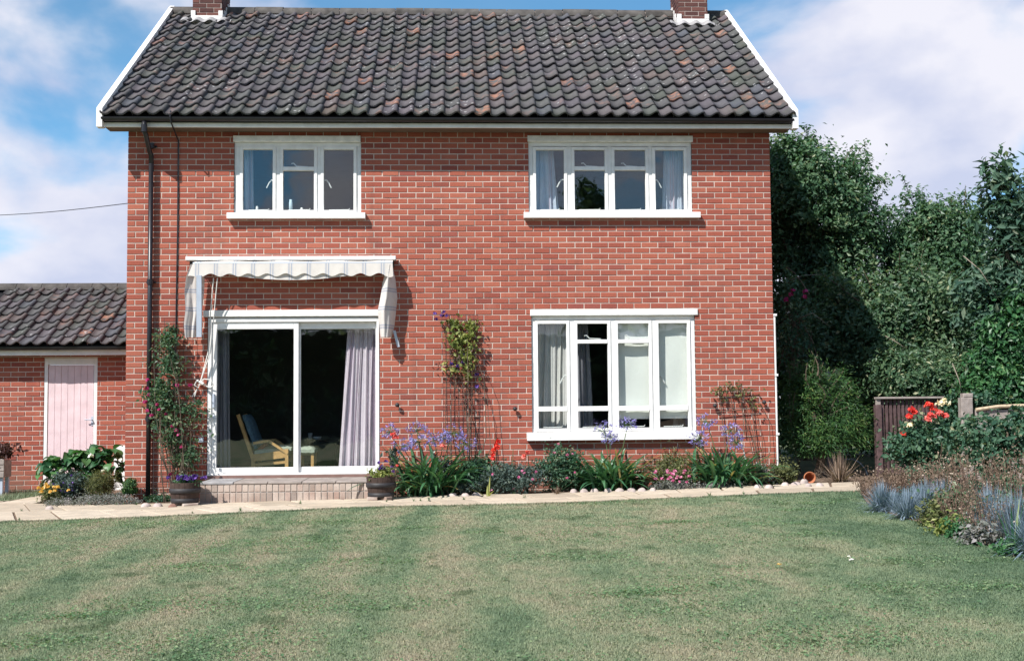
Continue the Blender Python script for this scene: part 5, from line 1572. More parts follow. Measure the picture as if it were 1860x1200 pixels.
for k, (px, w_) in enumerate(((1043, 16), (1061, 19), (1081, 16), (1105, 16), (1126, 20), (1148, 19), (1167, 15), (1187, 13))):
    stone('pale round edging stone, %s counted from the shrub rose, before the window agapanthus' % ORD[k], px, 890 - k * 0.35, w_, 11)
for k, (px, py) in enumerate(((822, 897), (845, 897), (866, 896))):
    stone('grey edging stone, %s from the barrel, below the clematis trellis' % ORD[k], px, py, 19, 10)
for k, (px, py, w_) in enumerate(((1378, 882, 18), (1398, 882, 18), (1428, 878, 15), (1447, 877, 20), (1462, 872, 16), (1470, 880, 16), (1490, 879, 20))):
    stone('pale edging stone, %s from the house corner agapanthus, towards the conifer' % ORD[k], px, py, w_, 11)
for k, (px, py, w_, h_) in enumerate(((88, 921, 17, 11), (263, 916, 19, 11), (285, 916, 20, 11), (312, 917, 16, 11))):
    stone(['pale edging stone at the yellow flower end of the silvery ground cover', 'round edging stone just past the topiary ball', 'round edging stone in the middle of the three before the downpipe', 'reddish brown edging stone touching the barrel under the climbing rose'][k],
          px, py, w_, h_, mat=STONE if k < 3 else RED_STONE)

# ================================================================== bed by the outbuilding
# large-leaved bush: every big leaf is a part
hb = thing('hydrangea_bush', 'large leaved bright green bush in front of the pink door', 'bush', base_at(150, 1.2))
lobs = [lobe(110, 853, 1.2, 32, 26), lobe(150, 846, 1.25, 34, 32), lobe(196, 846, 1.25, 30, 34), lobe(160, 830, 1.25, 18, 16)]
me_l = []
for k in range(5):
    Lf, Wf = 0.15, 0.10 + 0.012 * k; V = []
    for i in range(6):
        t_ = i / 5; ww = Wf * math.sin(math.pi * (0.06 + 0.94 * t_) ** 0.85) if i < 5 else 0.003
        zz = 0.035 * math.sin(t_ * 2.6) - 0.05 * t_ * t_
        V += [(-ww / 2, t_ * Lf, zz + 0.02), (0, t_ * Lf, zz), (ww / 2, t_ * Lf, zz + 0.02)]
    q = [f for i in range(5) for f in ((3 * i, 3 * i + 1, 3 * i + 4, 3 * i + 3), (3 * i + 1, 3 * i + 2, 3 * i + 5, 3 * i + 4))]
    me = bpy.data.meshes.new('leaf'); me.from_pydata(V, [], q); me.materials.append(LF_BRIGHT)
    me.polygons.foreach_set('use_smooth', np.ones(len(q), bool))
    a = me.attributes.new('v', 'FLOAT', 'POINT'); a.data.foreach_set('value', np.full(len(V), (k + 0.3) / 5, np.float32))
    me_l.append(me)
mb = MB(); stem_tips = []
for i in range(300):
    c, r = lobs[i % 3] if i < 270 else lobs[3]
    d = unit(rng.normal(size=3)); d[1] -= 0.35; d[2] += 0.25; d = unit(d)
    p = c + d * np.array([r[0], 0.30, r[2]]) * rng.uniform(0.55, 1.0)
    o = link('leaf', me_l[rng.integers(0, 5)], hb, p - ORIGIN[hb.name])
    az = math.atan2(d[1], d[0]) + rng.normal() * 0.7
    rz = Matrix.Rotation(az - math.pi / 2, 4, 'Z') @ Matrix.Rotation(rng.normal() * 0.45 - 0.35, 4, 'X') @ Matrix.Rotation(rng.normal() * 0.4, 4, 'Y')
    o.rotation_euler = rz.to_euler(); sc = rng.uniform(0.7, 1.15); o.scale = (sc, sc, sc)
    if i % 6 == 0: limb(mb, ORIGIN[hb.name] + rng.normal(size=3) * [0.2, 0.1, 0], p, 0.008, 0.004, 0.06, 4, 4)
mb.build('stems', STALK, hb)
flowers(hb, [at(px, py, 0.85) for px, py in ((166, 828), (220, 835), (186, 857), (97, 865), (112, 855))], 0.05, 8, 0.03, FL_WHITE)
th_, P = bed('catmint', 'dusky purple catmint in front of the hydrangea bush', 'plant', 130, 880, 32, 22, 0.55, 90, 22, 0.05, 0.032, LF_GLAUC, sprigs=10, sl=0.12)
flowers(th_, spread(P, 26), 0.022, 6, 0.02, FL_PURPLE)
bed('fennel', 'feathery yellow green mound between the catmint and the topiary ball', 'plant', 186, 879, 24, 20, 0.50, 120, 26, 0.045, 0.040, LF_OLIVE, asp=0.14)
th_, P = bed('yellow_daisy', 'small yellow and orange flowers at the bed end nearest the wooden trough', 'flowers', 88, 895, 18, 15, 0.30, 50, 14, 0.04, 0.028, LF_OLIVE, sprigs=6, sl=0.1)
flowers(th_, [at(px, py, 0.05) for px, py in ((70, 886), (80, 886), (87, 884), (98, 885), (100, 891), (75, 893), (92, 893), (105, 884), (124, 890), (84, 880))], 0.045, 9, 0.022, FL_YEL)
cm = lobe(165, 912, -0.55, 82, 9)
plant('silver_ground_cover', 'silvery pink ground cover spilling along the path edge by the outbuilding', 'ground cover', base_at(165, -0.5), [(at(115, 913, -0.35), (0.24, 0.22, 0.06)), (at(160, 910, -0.35), (0.24, 0.25, 0.075)), (at(205, 908, -0.4), (0.24, 0.25, 0.085)), (at(238, 912, -0.4), (0.14, 0.18, 0.06))],
      220, 26, 0.032, 0.022, LF_SILVER, 0.5, 0, 0, None, 0.6, 0.6, (0.2, 1), 0.08, 0, 0, 'foliage')
bed('low_sedum', 'low dark green plants between the edging stones and the house plinth', 'plant', 290, 907, 22, 6, -0.3, 40, 16, 0.035, 0.026, LF_TREE2)
# topiary ball
tx = base_at(236, -0.16)
c, r = lobe(236, 884, -0.16, 13.5, 14)
th_, P = plant('topiary_ball', 'small clipped dark green topiary ball at the house corner', 'bush', tx, [(c, (r[0], r[0], r[2]))], 130, 22, 0.018, 0.024, LF_CONIFER, 0.5, 0.016, 1, None, 1.4, 0.3, (0.75, 0.98), 0.02, 0, 0, 'crown')
# wooden trough with a dark plant on the far left
tp = at(0, 868, 2.0)
tt = thing('wooden_trough', 'weathered wooden trough on legs at the left edge against the outbuilding', 'planter', (float(tp[0]) - 0.3, 2.0, gz(tp[0])))
x1_ = float(at(14, 860, 2.0)[0]); zt_ = float(at(10, 832, 2.0)[2]); zb_ = float(at(10, 866, 2.0)[2])
for k in range(3):
    h_ = (zt_ - zb_) / 3
    MB().bevbox(x1_ - 0.9, x1_, 1.85, 1.88, zb_ + k * h_ + 0.003, zb_ + (k + 1) * h_ - 0.003, 0.006).build('plank', GREYWOOD, tt)
MB().box(x1_ - 0.88, x1_ - 0.02, 1.881, 2.2, zb_, zt_ - 0.03).build('trough_body', GREYWOOD, tt)
for xx in (x1_ - 0.06, x1_ - 0.84):
    for yy in (1.92, 2.15): MB().bar((xx, yy, gz(xx)), (xx, yy, zb_), 0.05).build('leg', ALU, tt)
c0_ = at(-4, 818, 2.0)
plant('bronze_plant', 'dark bronze leaved plant growing in the wooden trough', 'plant', (float(c0_[0]), 2.02, zt_ - 0.03), [(c0_, (0.30, 0.18, 0.14))], 40, 12, 0.05, 0.08, LF_RED, 0.5, 0, 14, None, 0.6, 0.5, (0.2, 1), 0.1, 0, 0, 'foliage', None, False, 'stems')

# ================================================================== gap between house and fence
# conifer bush
lob = [lobe(1472, 745, 0.75, 40, 70), lobe(1520, 735, 0.85, 40, 60), lobe(1545, 775, 0.7, 38, 45), lobe(1500, 800, 0.65, 42, 40), lobe(1462, 700, 0.95, 26, 35), lobe(1455, 800, 0.65, 25, 30)]
plant('conifer_bush', 'dense green conifer bush between the house corner and the slatted gate', 'conifer', (float(at(1480, 870, 0.8)[0]), 0.8, gz(5.0)), lob, 330, 74, 0.085, 0.055, LF_CONIFER, 0.22, 0.07, 1, None, 0.9, 0.4, (0.45, 1.0), 0.30, 40, 0.32, 'crown', 0.30, True)
# old fence pales behind it
for (px, py0, lab) in ((1504, 672, 'grey fence pale behind the conifer, nearest the house'), (1523, 668, 'grey fence pale behind the conifer, nearest the gate')):
    p = at(px, py0, 2.0); g0 = gz(p[0])
    V = [(p[0] - 0.05, 2.0, g0), (p[0] + 0.05, 2.0, g0), (p[0] + 0.05, 2.0, p[2] - 0.06), (p[0], 2.0, p[2]), (p[0] - 0.05, 2.0, p[2] - 0.06)]
    V += [(v[0], 2.02, v[2]) for v in V]
    mb = MB(); mb.add(V, [(i, (i + 1) % 5, 5 + (i + 1) % 5, 5 + i) for i in range(5)], [(0, 1, 2), (0, 2, 4), (4, 2, 3), (7, 6, 5), (9, 7, 5), (8, 7, 9)])
    tag(mb.build('fence_pale', GREYWOOD, None, False, (p[0], 2.0, g0)), lab, 'fence')
# terracotta pot on its side
pp = gp(1476, 878); R_ = 0.075
mb = MB(); ax = unit(np.array([-0.12, -1.0, 0.05])); u_ = np.array([1.0, -0.12, 0]); w_ = np.array([0, 0, 1.0])
cpt = pp + np.array([0, 0.15, R_ * 0.95])
prof = [(-0.12, 0.001), (-0.12, 0.05), (0.02, 0.068), (0.025, 0.078), (0.065, 0.080), (0.065, 0.068), (-0.10, 0.045), (-0.10, 0.001)]
V = [cpt + ax * z_ + (u_ * math.cos(2 * math.pi * k / 18) + w_ * math.sin(2 * math.pi * k / 18)) * r_ for z_, r_ in prof for k in range(18)]
mb.add(V, [(i * 18 + k, i * 18 + (k + 1) % 18, (i + 1) * 18 + (k + 1) % 18, (i + 1) * 18 + k) for i in range(len(prof) - 1) for k in range(18)])
tag(mb.build('flower_pot', TERRA, None, True, tuple(pp)), 'terracotta flower pot lying on its side by the path end', 'pot')
# brushwood and straw heap
hp = gp(1525, 876)
V, q, t_, a = tuft(hp, 240, 0.42, 1.25, 0.008, 0.3)
V[:, 2] = np.maximum(V[:, 2], SLOPE * (V[:, 0] + 5.75) + 0.01); V[:, 0] = hp[0] + (V[:, 0] - hp[0]) * 1.3
tag(npmesh('brushwood_heap', V, [q, t_], LF_DRY, None, a, False, tuple(hp)), 'heap of dry straw and cut twigs at the end of the path', 'brushwood')
hs = MB().tube([at(1532, 834, 0.9), at(1548, 833, 0.9), at(1562, 840, 0.85), at(1572, 852, 0.8), at(1578, 868, 0.8)], 0.009, 7).build('hose', plain('blue_hose', (0.16, 0.22, 0.30), 0.5, 0.4), None, True, tuple(at(1578, 868, 0.8)))
tag(hs, 'grey blue hose arching out of the dark beside the gate post', 'hose')
# slatted gate: runs back from its post
gt = thing('slatted_gate', 'dark slatted timber gate behind the roses', 'gate', (float(at(1595, 870, 0.6)[0]), 0.6, gz(5.6)))
gx0 = float(at(1596, 800, 0.6)[0]); gx1 = float(at(1712, 800, 0.6)[0])
gzt = float(at(1600, 722, 0.6)[2]); gzb = gz(5.8) + 0.05
MB().bevbox(gx0 - 0.055, gx0 + 0.03, 0.52, 0.62, gz(5.6) - 0.05, gzt - 0.10, 0.006).build('gate_post', TIMBER, gt)
MB().bevbox(gx0 - 0.05, gx1, 0.50, 0.60, gzt - 0.018, gzt + 0.01, 0.004).build('top_rail', GREYWOOD, gt)
MB().bevbox(gx0 - 0.04, gx0 + 0.02, 0.53, 0.59, gzt - 0.099, gzt - 0.019, 0.004).build('corbel', GREYWOOD, gt)
sl_ = 0.058; ns = int((gx1 - gx0 - 0.03) / sl_)
for i in range(ns):
    x_ = gx0 + 0.04 + i * sl_
    MB().bevbox(x_, x_ + 0.038, 0.565, 0.585, gzb, gzt - 0.019, 0.003).build('slat', TIMBER, gt)
for zz in (gzb + 0.28, gzt - 0.22):
    MB().bevbox(gx0 + 0.031, gx1, 0.586, 0.62, zz, zz + 0.07, 0.004).build('rail', TIMBER, gt)
# silvered posts and panel of the boundary fence
fp_ = thing('fence_post', 'pale weathered fence post with notched top behind the roses', 'fence post', (float(at(1757, 800, -0.3)[0]), -0.3, gz(6.4)))
xa, xb = float(at(1745, 740, -0.3)[0]), float(at(1766, 740, -0.3)[0])
MB().bevbox(xa, xb, -0.33, -0.22, gz(6.4) - 0.05, float(at(1757, 722, -0.3)[2]), 0.008).build('post', GREYWOOD, fp_)
MB().bevbox(xa + 0.03, xb + 0.01, -0.325, -0.225, float(at(1757, 722, -0.3)[2]) + 0.001, float(at(1757, 714, -0.3)[2]), 0.01).build('post_cap', GREYWOOD, fp_)
fpn = thing('board_fence', 'pale grey board fence at the right edge above the dark rose', 'fence', (7.0, -0.4, gz(7)))
xs0, xs1 = float(at(1772, 760, -0.4)[0]), float(at(1990, 760, -0.4)[0]); zf = float(at(1820, 742, -0.4)[2])
nb_ = int((xs1 - xs0) / 0.15)
for i in range(nb_):
    x_ = xs0 + i * 0.15
    MB().bevbox(x_ + 0.002, x_ + 0.147, -0.40, -0.38, gz(7) - 0.02, zf - random.uniform(0.0, 0.012), 0.003).build('board', GREYWOOD, fpn)
MB().tube([(xs0, -0.42, zf - 0.01), (xs0 + 0.3, -0.43, zf + 0.03), (xs0 + 0.8, -0.42, zf + 0.045), (xs1, -0.42, zf + 0.02)], 0.024, 7).build('dry_vine', STRAW, fpn)

# ================================================================== flower border on the right
def bp(px, py): return G(px, py)
# red and cream rose
lob = [lobe(1665, 800, -1.1, 44, 34), lobe(1640, 820, -1.2, 30, 28), lobe(1700, 790, -1.0, 34, 34), lobe(1690, 830, -1.2, 34, 28)]
th_, P = plant('rose_bush', 'rose bush with scarlet and cream blooms in front of the slatted gate', 'rose', (float(at(1670, 880, -1.1)[0]), -1.1, gz(5.6)), lob, 120, 26, 0.075, 0.062, LF_TREE2, 0.62, 0.014, 4, None, 0.7, 0.4, (0.4, 1), 0.1, 4, 0.2, 'foliage', 0.2, False, 'stems')
for (px, py, r_, m_) in ((1655, 746, 7, FL_RED), (1651, 758, 7, FL_RED), (1661, 750, 5, FL_RED), (1686, 737, 9, FL_RED), (1694, 744, 8, FL_RED), (1691, 756, 8, FL_CORAL), (1705, 752, 9, FL_CORAL), (1718, 756, 6, FL_CORAL), (1640, 788, 5, FL_RED), (1685, 762, 6, FL_CORAL), (1650, 774, 9, FL_CREAM), (1712, 734, 13, FL_CREAM)):
    flowers(th_, [at(px, py, -1.25)], 0.055, 26, r_ * 14.8 / FOC * 1.0, m_, 'rose_bloom')
lob = [lobe(1790, 785, -2.2, 42, 42), lobe(1840, 795, -2.4, 45, 50), lobe(1755, 800, -1.8, 32, 40), lobe(1880, 775, -2.4, 40, 40), lobe(1800, 840, -2.4, 60, 36)]
plant('rose_bush', 'dark leaved rose bush without open blooms at the right edge', 'rose', (float(at(1800, 880, -2.2)[0]), -2.2, gz(6)), lob, 150, 26, 0.075, 0.065, LF_TREE2, 0.62, 0.014, 4, None, 0.7, 0.4, (0.4, 1), 0.1, 6, 0.2, 'foliage', 0.2, False, 'stems')
def dry_plant(label, px, py, n, h, sp, name='dried_campion', head=0.022, mat=LF_DRY, cat='dried plant', green=0.0):
    """a stand of dead flower stems with papery seed heads"""
    b = G(px, py); th_ = thing(name, label, cat, tuple(b))
    mb = MB(); P = []
    for i in range(n):
        az = rng.uniform(0, 6.28); r_ = sp * math.sqrt(rng.uniform()); hh = h * rng.uniform(0.55, 1.08)
        e = b + np.array([math.cos(az) * r_, math.sin(az) * r_, hh]); s = b + np.array([math.cos(az) * r_ * 0.45, math.sin(az) * r_ * 0.45, 0])
        mb.tube([s, (s + e) / 2 + rng.normal(size=3) * 0.02, e], 0.0024, 3, False)
        for k in range(9): P.append(e + rng.normal(size=3) * [0.035, 0.035, 0.045])
        for k in range(5): P.append(s + (e - s) * rng.uniform(0.2, 0.9) + rng.normal(size=3) * 0.02)
    P = np.array(P)
    V, q = leaf_quads(P, head, 0.6); tag(npmesh('seed_heads', V, [q], mat, th_, attr4(rng.uniform(0, 1, len(P)) ** 1.4)), kind='stuff')
    mb.build('stems', CANE, th_)
    return th_
dry_plant('dry brown campion at the lawn corner of the border, nearest the path', 1590, 904, 60, 0.24, 0.24)
dry_plant('dry brown campion below the gate post in the border', 1628, 907, 70, 0.30, 0.30)
dry_plant('dry brown campion below the red and cream rose', 1674, 908, 70, 0.33, 0.30)
dry_plant('tall dry brown seed heads below the fence post', 1722, 914, 55, 0.44, 0.30)
dry_plant('tall dry brown seed heads in front of the dark rose', 1772, 925, 55, 0.50, 0.30)
dry_plant('tall dry brown seed heads at the right picture edge behind the blue grass', 1838, 930, 50, 0.55, 0.3)
dry_plant('dry pale seed heads leaning over the lawn edge before the blue grass at the edge', 1795, 982, 50, 0.34, 0.24, head=0.018)
dry_plant('low dry brown stalks between the two blue grass groups', 1738, 955, 45, 0.34, 0.2, head=0.018)
for (px, py, n, ln, lab) in ((1602, 928, 300, 0.30, 'teal blue grass tuft at the lawn corner of the border'), (1648, 942, 300, 0.28, 'bright silvery blue grass tuft bulging over the lawn edge'),
                             (1682, 935, 280, 0.34, 'blue grass tuft behind the bright silvery one, towards the roses'), (1712, 930, 220, 0.33, 'pale blue grass tuft among the seed heads below the fence post'),
                             (1800, 955, 260, 0.36, 'blue grass tuft in the seed heads before the dark rose'), (1846, 985, 320, 0.40, 'large blue grass tuft at the right picture edge'), (1880, 1010, 260, 0.34, 'blue grass tuft cut by the right picture edge, lowest of them'),
                             (1625, 930, 200, 0.24, 'small blue grass tuft squeezed between the teal and the bright silvery one'), (1664, 926, 200, 0.26, 'blue grass tuft half hidden behind the bright silvery one, below the scarlet rose'), (1822, 968, 240, 0.32, 'blue grass tuft left of the large one at the right edge')):
    tuft_thing('blue_grass', lab, 'grass tuft', G(px, py), int(n * 2.2), ln * 1.08, 0.95, 0.008, LF_BLUE, 'blue grass tufts in the border')
def low(label, px, py, rx, ry, mat, n=40, per=16, Ln=0.04, name='border_plant', flo=None):
    b = G(px, py); s = (b[1] - CAM[1]) / FOC
    th_, P = plant(name, label, 'plant', tuple(b), [(b + [0, 0.05, ry * s], (rx * s, rx * s * 0.8, ry * s))], n, per, 0.05, Ln, mat, 0.55, 0, 8, None, 0.6, 0.5, (0.2, 1), 0.1, 0, 0, 'foliage', None, False, 'stems')
    if flo: flowers(th_, spread(P, flo[1]), 0.035, 7, 0.018, flo[0])
low('mixed grey green leaves between the blue grass and the dry campion', 1650, 920, 55, 12, LF_GLAUC, 70, 20, 0.035)
low('dull green leaves under the tall seed heads below the fence post', 1745, 938, 50, 22, LF_ELDER, 70, 20, 0.045)
low('dull green leaves under the seed heads at the right edge', 1830, 955, 50, 28, LF_ELDER, 80, 20, 0.045)
low('yellowing leafy plant at the lawn edge past the bright blue grass', 1700, 957, 26, 20, LF_OLIVE)
low('low plant with orange dying leaves on the lawn edge of the border', 1728, 972, 22, 10, LF_LIME)
low('bright green leafy plant on the lawn edge between the dry stalks', 1755, 978, 18, 11, LF_BRIGHT)
low('green leafy plant in the lowest corner of the border', 1845, 1010, 22, 12, LF_BRIGHT)
low('grey leaved plant in front of the large blue grass', 1785, 990, 30, 16, LF_SILVER)
low('dark green leaves filling the border behind the dry campion', 1690, 888, 50, 22, LF_TREE2, 60, 20, 0.05)
low('dark green leaves under the dark rose at the right edge', 1810, 915, 60, 26, LF_TREE2, 70, 20, 0.05)
tuft_thing('iris', 'green sword leaved iris at the right edge in the border', 'iris', G(1842, 1000), 9, 0.42, 0.3, 0.022, LF_STRAP)

# ================================================================== trees and big shrubs behind
def tree(name, label, base, lobs, nclump, per, cr, Ln, mat, trunk, asp=0.55, sprigs=0, sl=0.6, shell=(0.55, 1.0), stems=1, cat='tree', lump=0.16, bias=0.9):
    return plant(name, label, cat, base, lobs, nclump, per, cr, Ln, mat, asp, trunk, stems, 'trees and tall shrubs behind the fence', bias, 0.55, shell, lump, sprigs, sl)
def gb(px, y): 
    x = float(at(px, 860, y)[0]); return (x, y, gz(x))
tree('hawthorn_tree', 'big dark green tree rising beside the house gable', gb(1470, 6.0),
     [lobe(1465, 345, 5.4, 75, 85), lobe(1435, 300, 5.8, 55, 50), lobe(1540, 400, 5.4, 56, 75), lobe(1500, 480, 5.8, 80, 80), lobe(1410, 410, 6.2, 70, 110), lobe(1560, 335, 5.6, 22, 40), lobe(1480, 600, 6.6, 110, 130)],
     800, 105, 0.15, 0.082, LF_TREE, 0.14, 0.55, 30, 0.55, lump=0.30)
tree('ash_tree', 'rounded green tree behind the fence in the gap between the two tallest', gb(1690, 6.0),
     [lobe(1695, 420, 5.6, 70, 62), lobe(1655, 465, 5.6, 50, 50), lobe(1750, 440, 5.4, 50, 55), lobe(1700, 500, 6.0, 110, 90), lobe(1780, 500, 6.0, 60, 60), lobe(1700, 620, 6.6, 150, 110)],
     680, 100, 0.15, 0.082, LF_TREE, 0.12, 0.55, 30, 0.45, lump=0.30)
tree('buddleia_shrub', 'tall grey green shrub with upright shoots at the right edge', gb(1850, 1.2),
     [lobe(1838, 400, 0.8, 28, 50), lobe(1815, 345, 0.8, 15, 40), lobe(1800, 390, 0.9, 14, 28), lobe(1850, 500, 0.9, 55, 80), lobe(1790, 560, 1.0, 45, 60), lobe(1880, 430, 1.0, 50, 90), lobe(1850, 620, 1.2, 70, 80)],
     300, 46, 0.13, 0.135, LF_GREY, 0.06, 0.36, 14, 0.5, (0.45, 1.0), 4, 'shrub')
tree('elder_shrub', 'broad shrub with loose pale stems filling the space above the gate', gb(1640, 3.2),
     [lobe(1600, 620, 3.0, 90, 90), lobe(1680, 560, 3.0, 80, 70), lobe(1560, 560, 3.4, 70, 60), lobe(1690, 660, 2.8, 80, 70), lobe(1500, 640, 3.4, 55, 90), lobe(1740, 600, 2.8, 60, 70)],
     520, 70, 0.15, 0.08, LF_ELDER, 0.05, 0.55, 22, 0.5, (0.5, 1.0), 5, 'shrub', 0.26)
tree('laurel_hedge', 'bright green glossy hedge over the board fence at the right edge', gb(1840, 0.6),
     [lobe(1830, 640, 0.5, 50, 80), lobe(1870, 600, 0.5, 50, 90), lobe(1800, 700, 0.4, 40, 45), lobe(1860, 700, 0.4, 60, 50)],
     240, 60, 0.12, 0.085, LF_BRIGHT, 0.04, 0.5, 8, 0.3, (0.55, 1.0), 4, 'hedge')
tree('evergreen_hedge', 'dark evergreen hedge closing the gap behind the conifer and house corner', gb(1480, 7.4),
     [lobe(1420, 700, 7.4, 70, 130), lobe(1500, 720, 7.4, 80, 130), lobe(1580, 740, 7.2, 80, 120), lobe(1680, 760, 7.2, 90, 110)],
     300, 60, 0.2, 0.11, LF_TREE, 0.06, 0.55, 0, 0.3, (0.3, 1.0), 4, 'hedge')
tree('ivy_bush', 'dark glossy ivy tumbling over the fence between gate and notched post', gb(1735, 0.3),
     [lobe(1735, 745, 0.2, 24, 24), lobe(1725, 780, 0.1, 26, 40), lobe(1780, 730, -0.1, 26, 14)], 60, 44, 0.07, 0.06, LF_TREE2, 0.02, 0.7, 0, 0.3, (0.3, 1.0), 3, 'ivy')
tree('privet_shrub', 'mid green shrub hanging over the gate behind the roses', gb(1720, 1.6),
     [lobe(1720, 690, 1.4, 60, 45), lobe(1660, 690, 1.5, 50, 40), lobe(1770, 690, 1.2, 45, 40), lobe(1620, 680, 1.8, 40, 50)],
     260, 55, 0.10, 0.065, LF_ELDER, 0.04, 0.5, 8, 0.3, (0.5, 1.0), 4, 'shrub')
for (a_, b_, c_, y_, lab) in (((1750, 465), (1780, 490), (1815, 545), 0.9, 'bare pale stem slanting through the grey green shrub'), ((1608, 610), (1630, 622), (1655, 640), 2.2, 'bare pale stem across the broad shrub above the gate'),
                             ((1600, 680), (1625, 688), (1650, 690), 2.0, 'short bare pale stem just above the slatted gate'), ((1425, 512), (1460, 500), (1500, 498), 4.2, 'pale arching bramble in the dark under the big tree'), ((1448, 580), (1475, 568), (1510, 595), 2.6, 'pale arching bramble above the rambling rose'),
                             ((1730, 660), (1742, 690), (1750, 722), 0.7, 'bare stem rising beside the notched fence post')):
    p_ = [at(*a_, y_ - 0.25), at(*b_, y_ - 0.5), at(*c_, y_ - 0.3)]
    tag(MB().tube(p_, [0.008, 0.006, 0.004], 6).build('bare_stem', DEADWOOD, None, True, tuple(p_[0])), lab, 'stem')
th_, P = plant('rambling_rose', 'rambling rose with pink flowers in the dark gap beside the house wall', 'rose', gb(1440, 2.6), [lobe(1440, 540, 2.6, 30, 45), lobe(1450, 610, 2.5, 35, 50)], 60, 20, 0.12, 0.06, LF_TREE2, 0.55, 0.02, 3, 'trees and tall shrubs behind the fence', 0.8, 0.5, (0.3, 1), 0.1, 4, 0.5)
flowers(th_, [at(px, py, 2.3) for px, py in ((1441, 528), (1437, 535), (1462, 540), (1463, 530), (1428, 545))], 0.06, 12, 0.035, FL_MAG)

# ================================================================== garden behind the viewer, seen only mirrored in the glass
hl = [((x_, -30.0, 2.2 + 0.3 * math.sin(x_ * 1.3)), (2.2, 1.0, 2.5 + 0.35 * math.sin(x_ * 2.1))) for x_ in np.arange(-22, 23, 2.2)]
th_, P = plant('garden_hedge', 'tall dark hedge across the garden, seen mirrored in the patio door glass', 'hedge', (0, -30.0, gz(0)), hl, 900, 40, 0.26, 0.20, LF_TREE, 0.6, 0, 0, None, 0.8, 0.5, (0.75, 1), 0.06, 0, 0, 'foliage')
MB().bevbox(-23.0, 23.0, -30.5, -29.5, -0.5, 4.0, 0.3).build('added_dark_core', plain('dark_core_fill', (0.012, 0.018, 0.012), 0.95, 0.05), th_)  # added solid dark box that keeps bright gaps out of the mirrored hedge
x_, h_ = 6.0, 12.0
plant('garden_tree', 'tall tree mirrored in the four light upstairs window', 'tree', (x_, -40.0, gz(x_)), [((x_, -40.0, h_ * 0.72), (1.3, 1.3, h_ * 0.24)), ((x_ + 0.7, -40.0, h_ * 0.84), (0.7, 0.7, h_ * 0.14))], 70, 40, 0.35, 0.26, LF_TREE, 0.6, 0.2, 1, None, 0.8, 0.5, (0.2, 1), 0.1)

# ================================================================== lawn blades, daisies
def inside(x, y):
    yo = np.interp(x, [p[0] for p in path_out], [p[1] for p in path_out])
    bx_ = np.interp(-y, [-p[1] for p in be_ext], [p[0] for p in be_ext])
    yo = yo + 0.05 * np.sin(x * 5.1) * np.sin(x * 2.3 + 1) + 0.03 * np.sin(x * 13.7)
    return (y < yo - 0.03 + rng.normal(size=len(x)) * 0.03) & (x < bx_ + rng.normal(size=len(x)) * 0.03)
def blades(n, y0, y1, h, w):
    y = rng.uniform(y0, y1, n)
    half = (y - CAM[1]) * 0.455
    cxm = (y - CAM[1]) * 0.048
    x = cxm + rng.uniform(-1, 1, n) * (half + 0.25)
    k = inside(x, y); x, y = x[k], y[k]; n = len(x)
    hh = h * rng.uniform(0.5, 1.25, n); az = rng.uniform(0, 2 * np.pi, n); ln = rng.uniform(0.15, 0.95, n)
    b = np.stack([x, y, SLOPE * (x + 5.75) + 0.001], 1)
    s = np.stack([-np.sin(az), np.cos(az), np.zeros(n)], 1) * (w / 2) * rng.uniform(0.7, 1.3, n)[:, None]
    tip = b + np.stack([np.cos(az) * ln * hh, np.sin(az) * ln * hh, hh], 1)
    V = np.stack([b - s, b + s, tip], 1).reshape(-1, 3)
    return V, np.repeat(rng.uniform(0, 1, n) ** 1.1, 3)
parts = [blades(330000, -10.9, -7.6, 0.012, 0.0042), blades(280000, -7.6, -4.2, 0.012, 0.0055), blades(200000, -4.2, 0.4, 0.014, 0.008)]
# longer uncut fringe along the path and the border
ex, ey = [], []
for k in range(9000):
    u = rng.uniform(); p = fo(u * lo_); ex.append(p[0]); ey.append(p[1] - abs(rng.normal()) * 0.06 + 0.01 + 0.06 * math.sin(p[0] * 5.1) * math.sin(p[0] * 2.3 + 1) + 0.03 * math.sin(p[0] * 13.7))
ex, ey = np.array(ex), np.array(ey); n = len(ex)
hh = rng.uniform(0.012, 0.032, n); az = rng.uniform(0, 6.28, n)
b = np.stack([ex, ey, SLOPE * (ex + 5.75)], 1); s = np.stack([-np.sin(az), np.cos(az), 0 * az], 1) * 0.004
tip = b + np.stack([np.cos(az) * hh * 0.6, np.sin(az) * hh * 0.6, hh], 1)
parts.append((np.stack([b - s, b + s, tip], 1).reshape(-1, 3), np.repeat(rng.uniform(0, 0.6, n), 3)))
V = np.concatenate([p[0] for p in parts]); A = np.concatenate([p[1] for p in parts])
o = npmesh('lawn_grass', V, [np.arange(len(V)).reshape(-1, 3)], BLADE, None, A)
tag(o, 'short mown dry green grass of the lawn', 'grass', None, 'stuff')
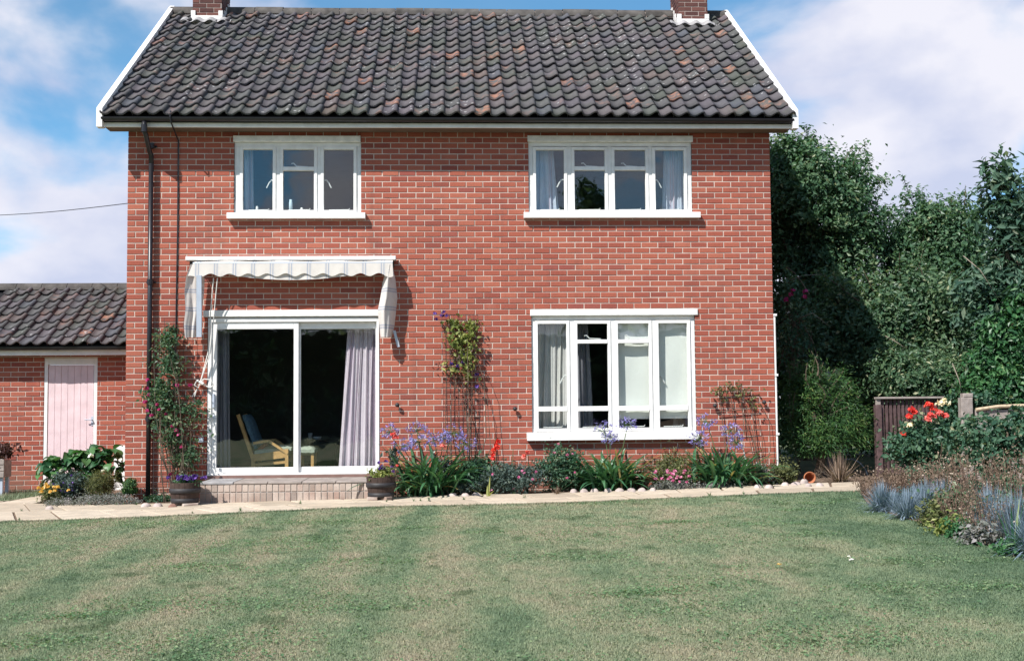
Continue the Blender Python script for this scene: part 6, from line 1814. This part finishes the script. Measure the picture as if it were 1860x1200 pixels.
# clover and weeds that the mower left, in patches
CP = []
for k in range(95):
    y_ = -10.6 + 8.6 * rng.uniform() ** 1.3; x_ = (y_ - CAM[1]) * 0.048 + rng.uniform(-1, 1) * (y_ - CAM[1]) * 0.44
    m_ = int(rng.uniform(120, 420)); a_ = rng.uniform(0.12, 0.45)
    xy = np.stack([x_ + rng.normal(size=m_) * a_, y_ + rng.normal(size=m_) * a_ * 0.5], 1); CP.append(xy)
CP = np.concatenate(CP); CP = CP[inside(CP[:, 0], CP[:, 1])]
P3 = np.stack([CP[:, 0], CP[:, 1], SLOPE * (CP[:, 0] + 5.75) + rng.uniform(0.008, 0.018, len(CP))], 1)
V, q = leaf_quads(P3, 0.017, 0.85, np.tile([0, 0, 2.2], (len(P3), 1)), 0.1)
LF_CLOVER = leaf_mat('clover_leaf', [(0, (0.075, 0.150, 0.070)), (0.6, (0.135, 0.230, 0.110)), (1, (0.25, 0.32, 0.17))])
tag(npmesh('clover', V, [q], LF_CLOVER, None, attr4(rng.uniform(0, 1, len(P3)))), 'patches of clover and small weeds in the lawn', 'clover', None, 'stuff')
Vw, Qw, Tw, Aw, k0 = [], [], [], [], 0
for (x_, y_) in WEEDS:
    V, q, t_, a = tuft((x_, y_, gz(x_) + 0.015), int(rng.uniform(8, 30)), rng.uniform(0.03, 0.07), 0.8, 0.006)
    Vw.append(V); Qw.append(q + k0); Tw.append(t_ + k0); Aw.append(a * 0.7); k0 += len(V)
o = npmesh('path_weeds', np.concatenate(Vw), [np.concatenate(Qw), np.concatenate(Tw)], LF_CLOVER, None, np.concatenate(Aw))
tag(o, 'small weeds and grass growing in the joints of the path', 'weeds', None, 'stuff')
# verge grass by the outbuilding
n = 12000; x = rng.uniform(-8.6, -5.8, n); y = rng.uniform(0.95, 2.66, n); k = x < -6.15 + (y - 0.9) * 0.22; x, y = x[k], y[k]; n = len(x)
hh = rng.uniform(0.03, 0.08, n); az = rng.uniform(0, 6.28, n); b = np.stack([x, y, SLOPE * (x + 5.75)], 1); s = np.stack([-np.sin(az), np.cos(az), 0 * az], 1) * 0.004
tip = b + np.stack([np.cos(az) * hh * 0.6, np.sin(az) * hh * 0.6, hh], 1)
o = npmesh('verge_grass', np.stack([b - s, b + s, tip], 1).reshape(-1, 3), [np.arange(3 * n).reshape(-1, 3)], BLADE, None, np.repeat(rng.uniform(0, 0.6, n), 3))
tag(o, 'longer green grass at the foot of the outbuilding wall', 'grass', None, 'stuff')
for k, (px, py, m_, lab) in enumerate(((1415, 1032, FL_YEL, 'single yellow dandelion in the lawn'), (1539, 1018, FL_WHITE, 'white daisy in the lawn, upper one of two'), (1545, 1023, FL_WHITE, 'white daisy in the lawn, lower one of two'))):
    p = G(px, py); th_ = thing('lawn_flower', lab, 'flower', tuple(p))
    MB().tube([p, p + [0.004, 0, 0.03]], 0.002, 4).build('stalk', STALK, th_)
    d = unit(rng.normal(size=(14, 3)) * [1, 1, 0.2]); V, q = leaf_quads(p + [0.004, 0, 0.032] + d * 0.012, 0.02, 0.5, np.tile([0, -0.3, 2.0], (14, 1)), 0.05, d)
    npmesh('petals', V, [q], m_, th_, attr4(rng.uniform(0, 1, 14)))
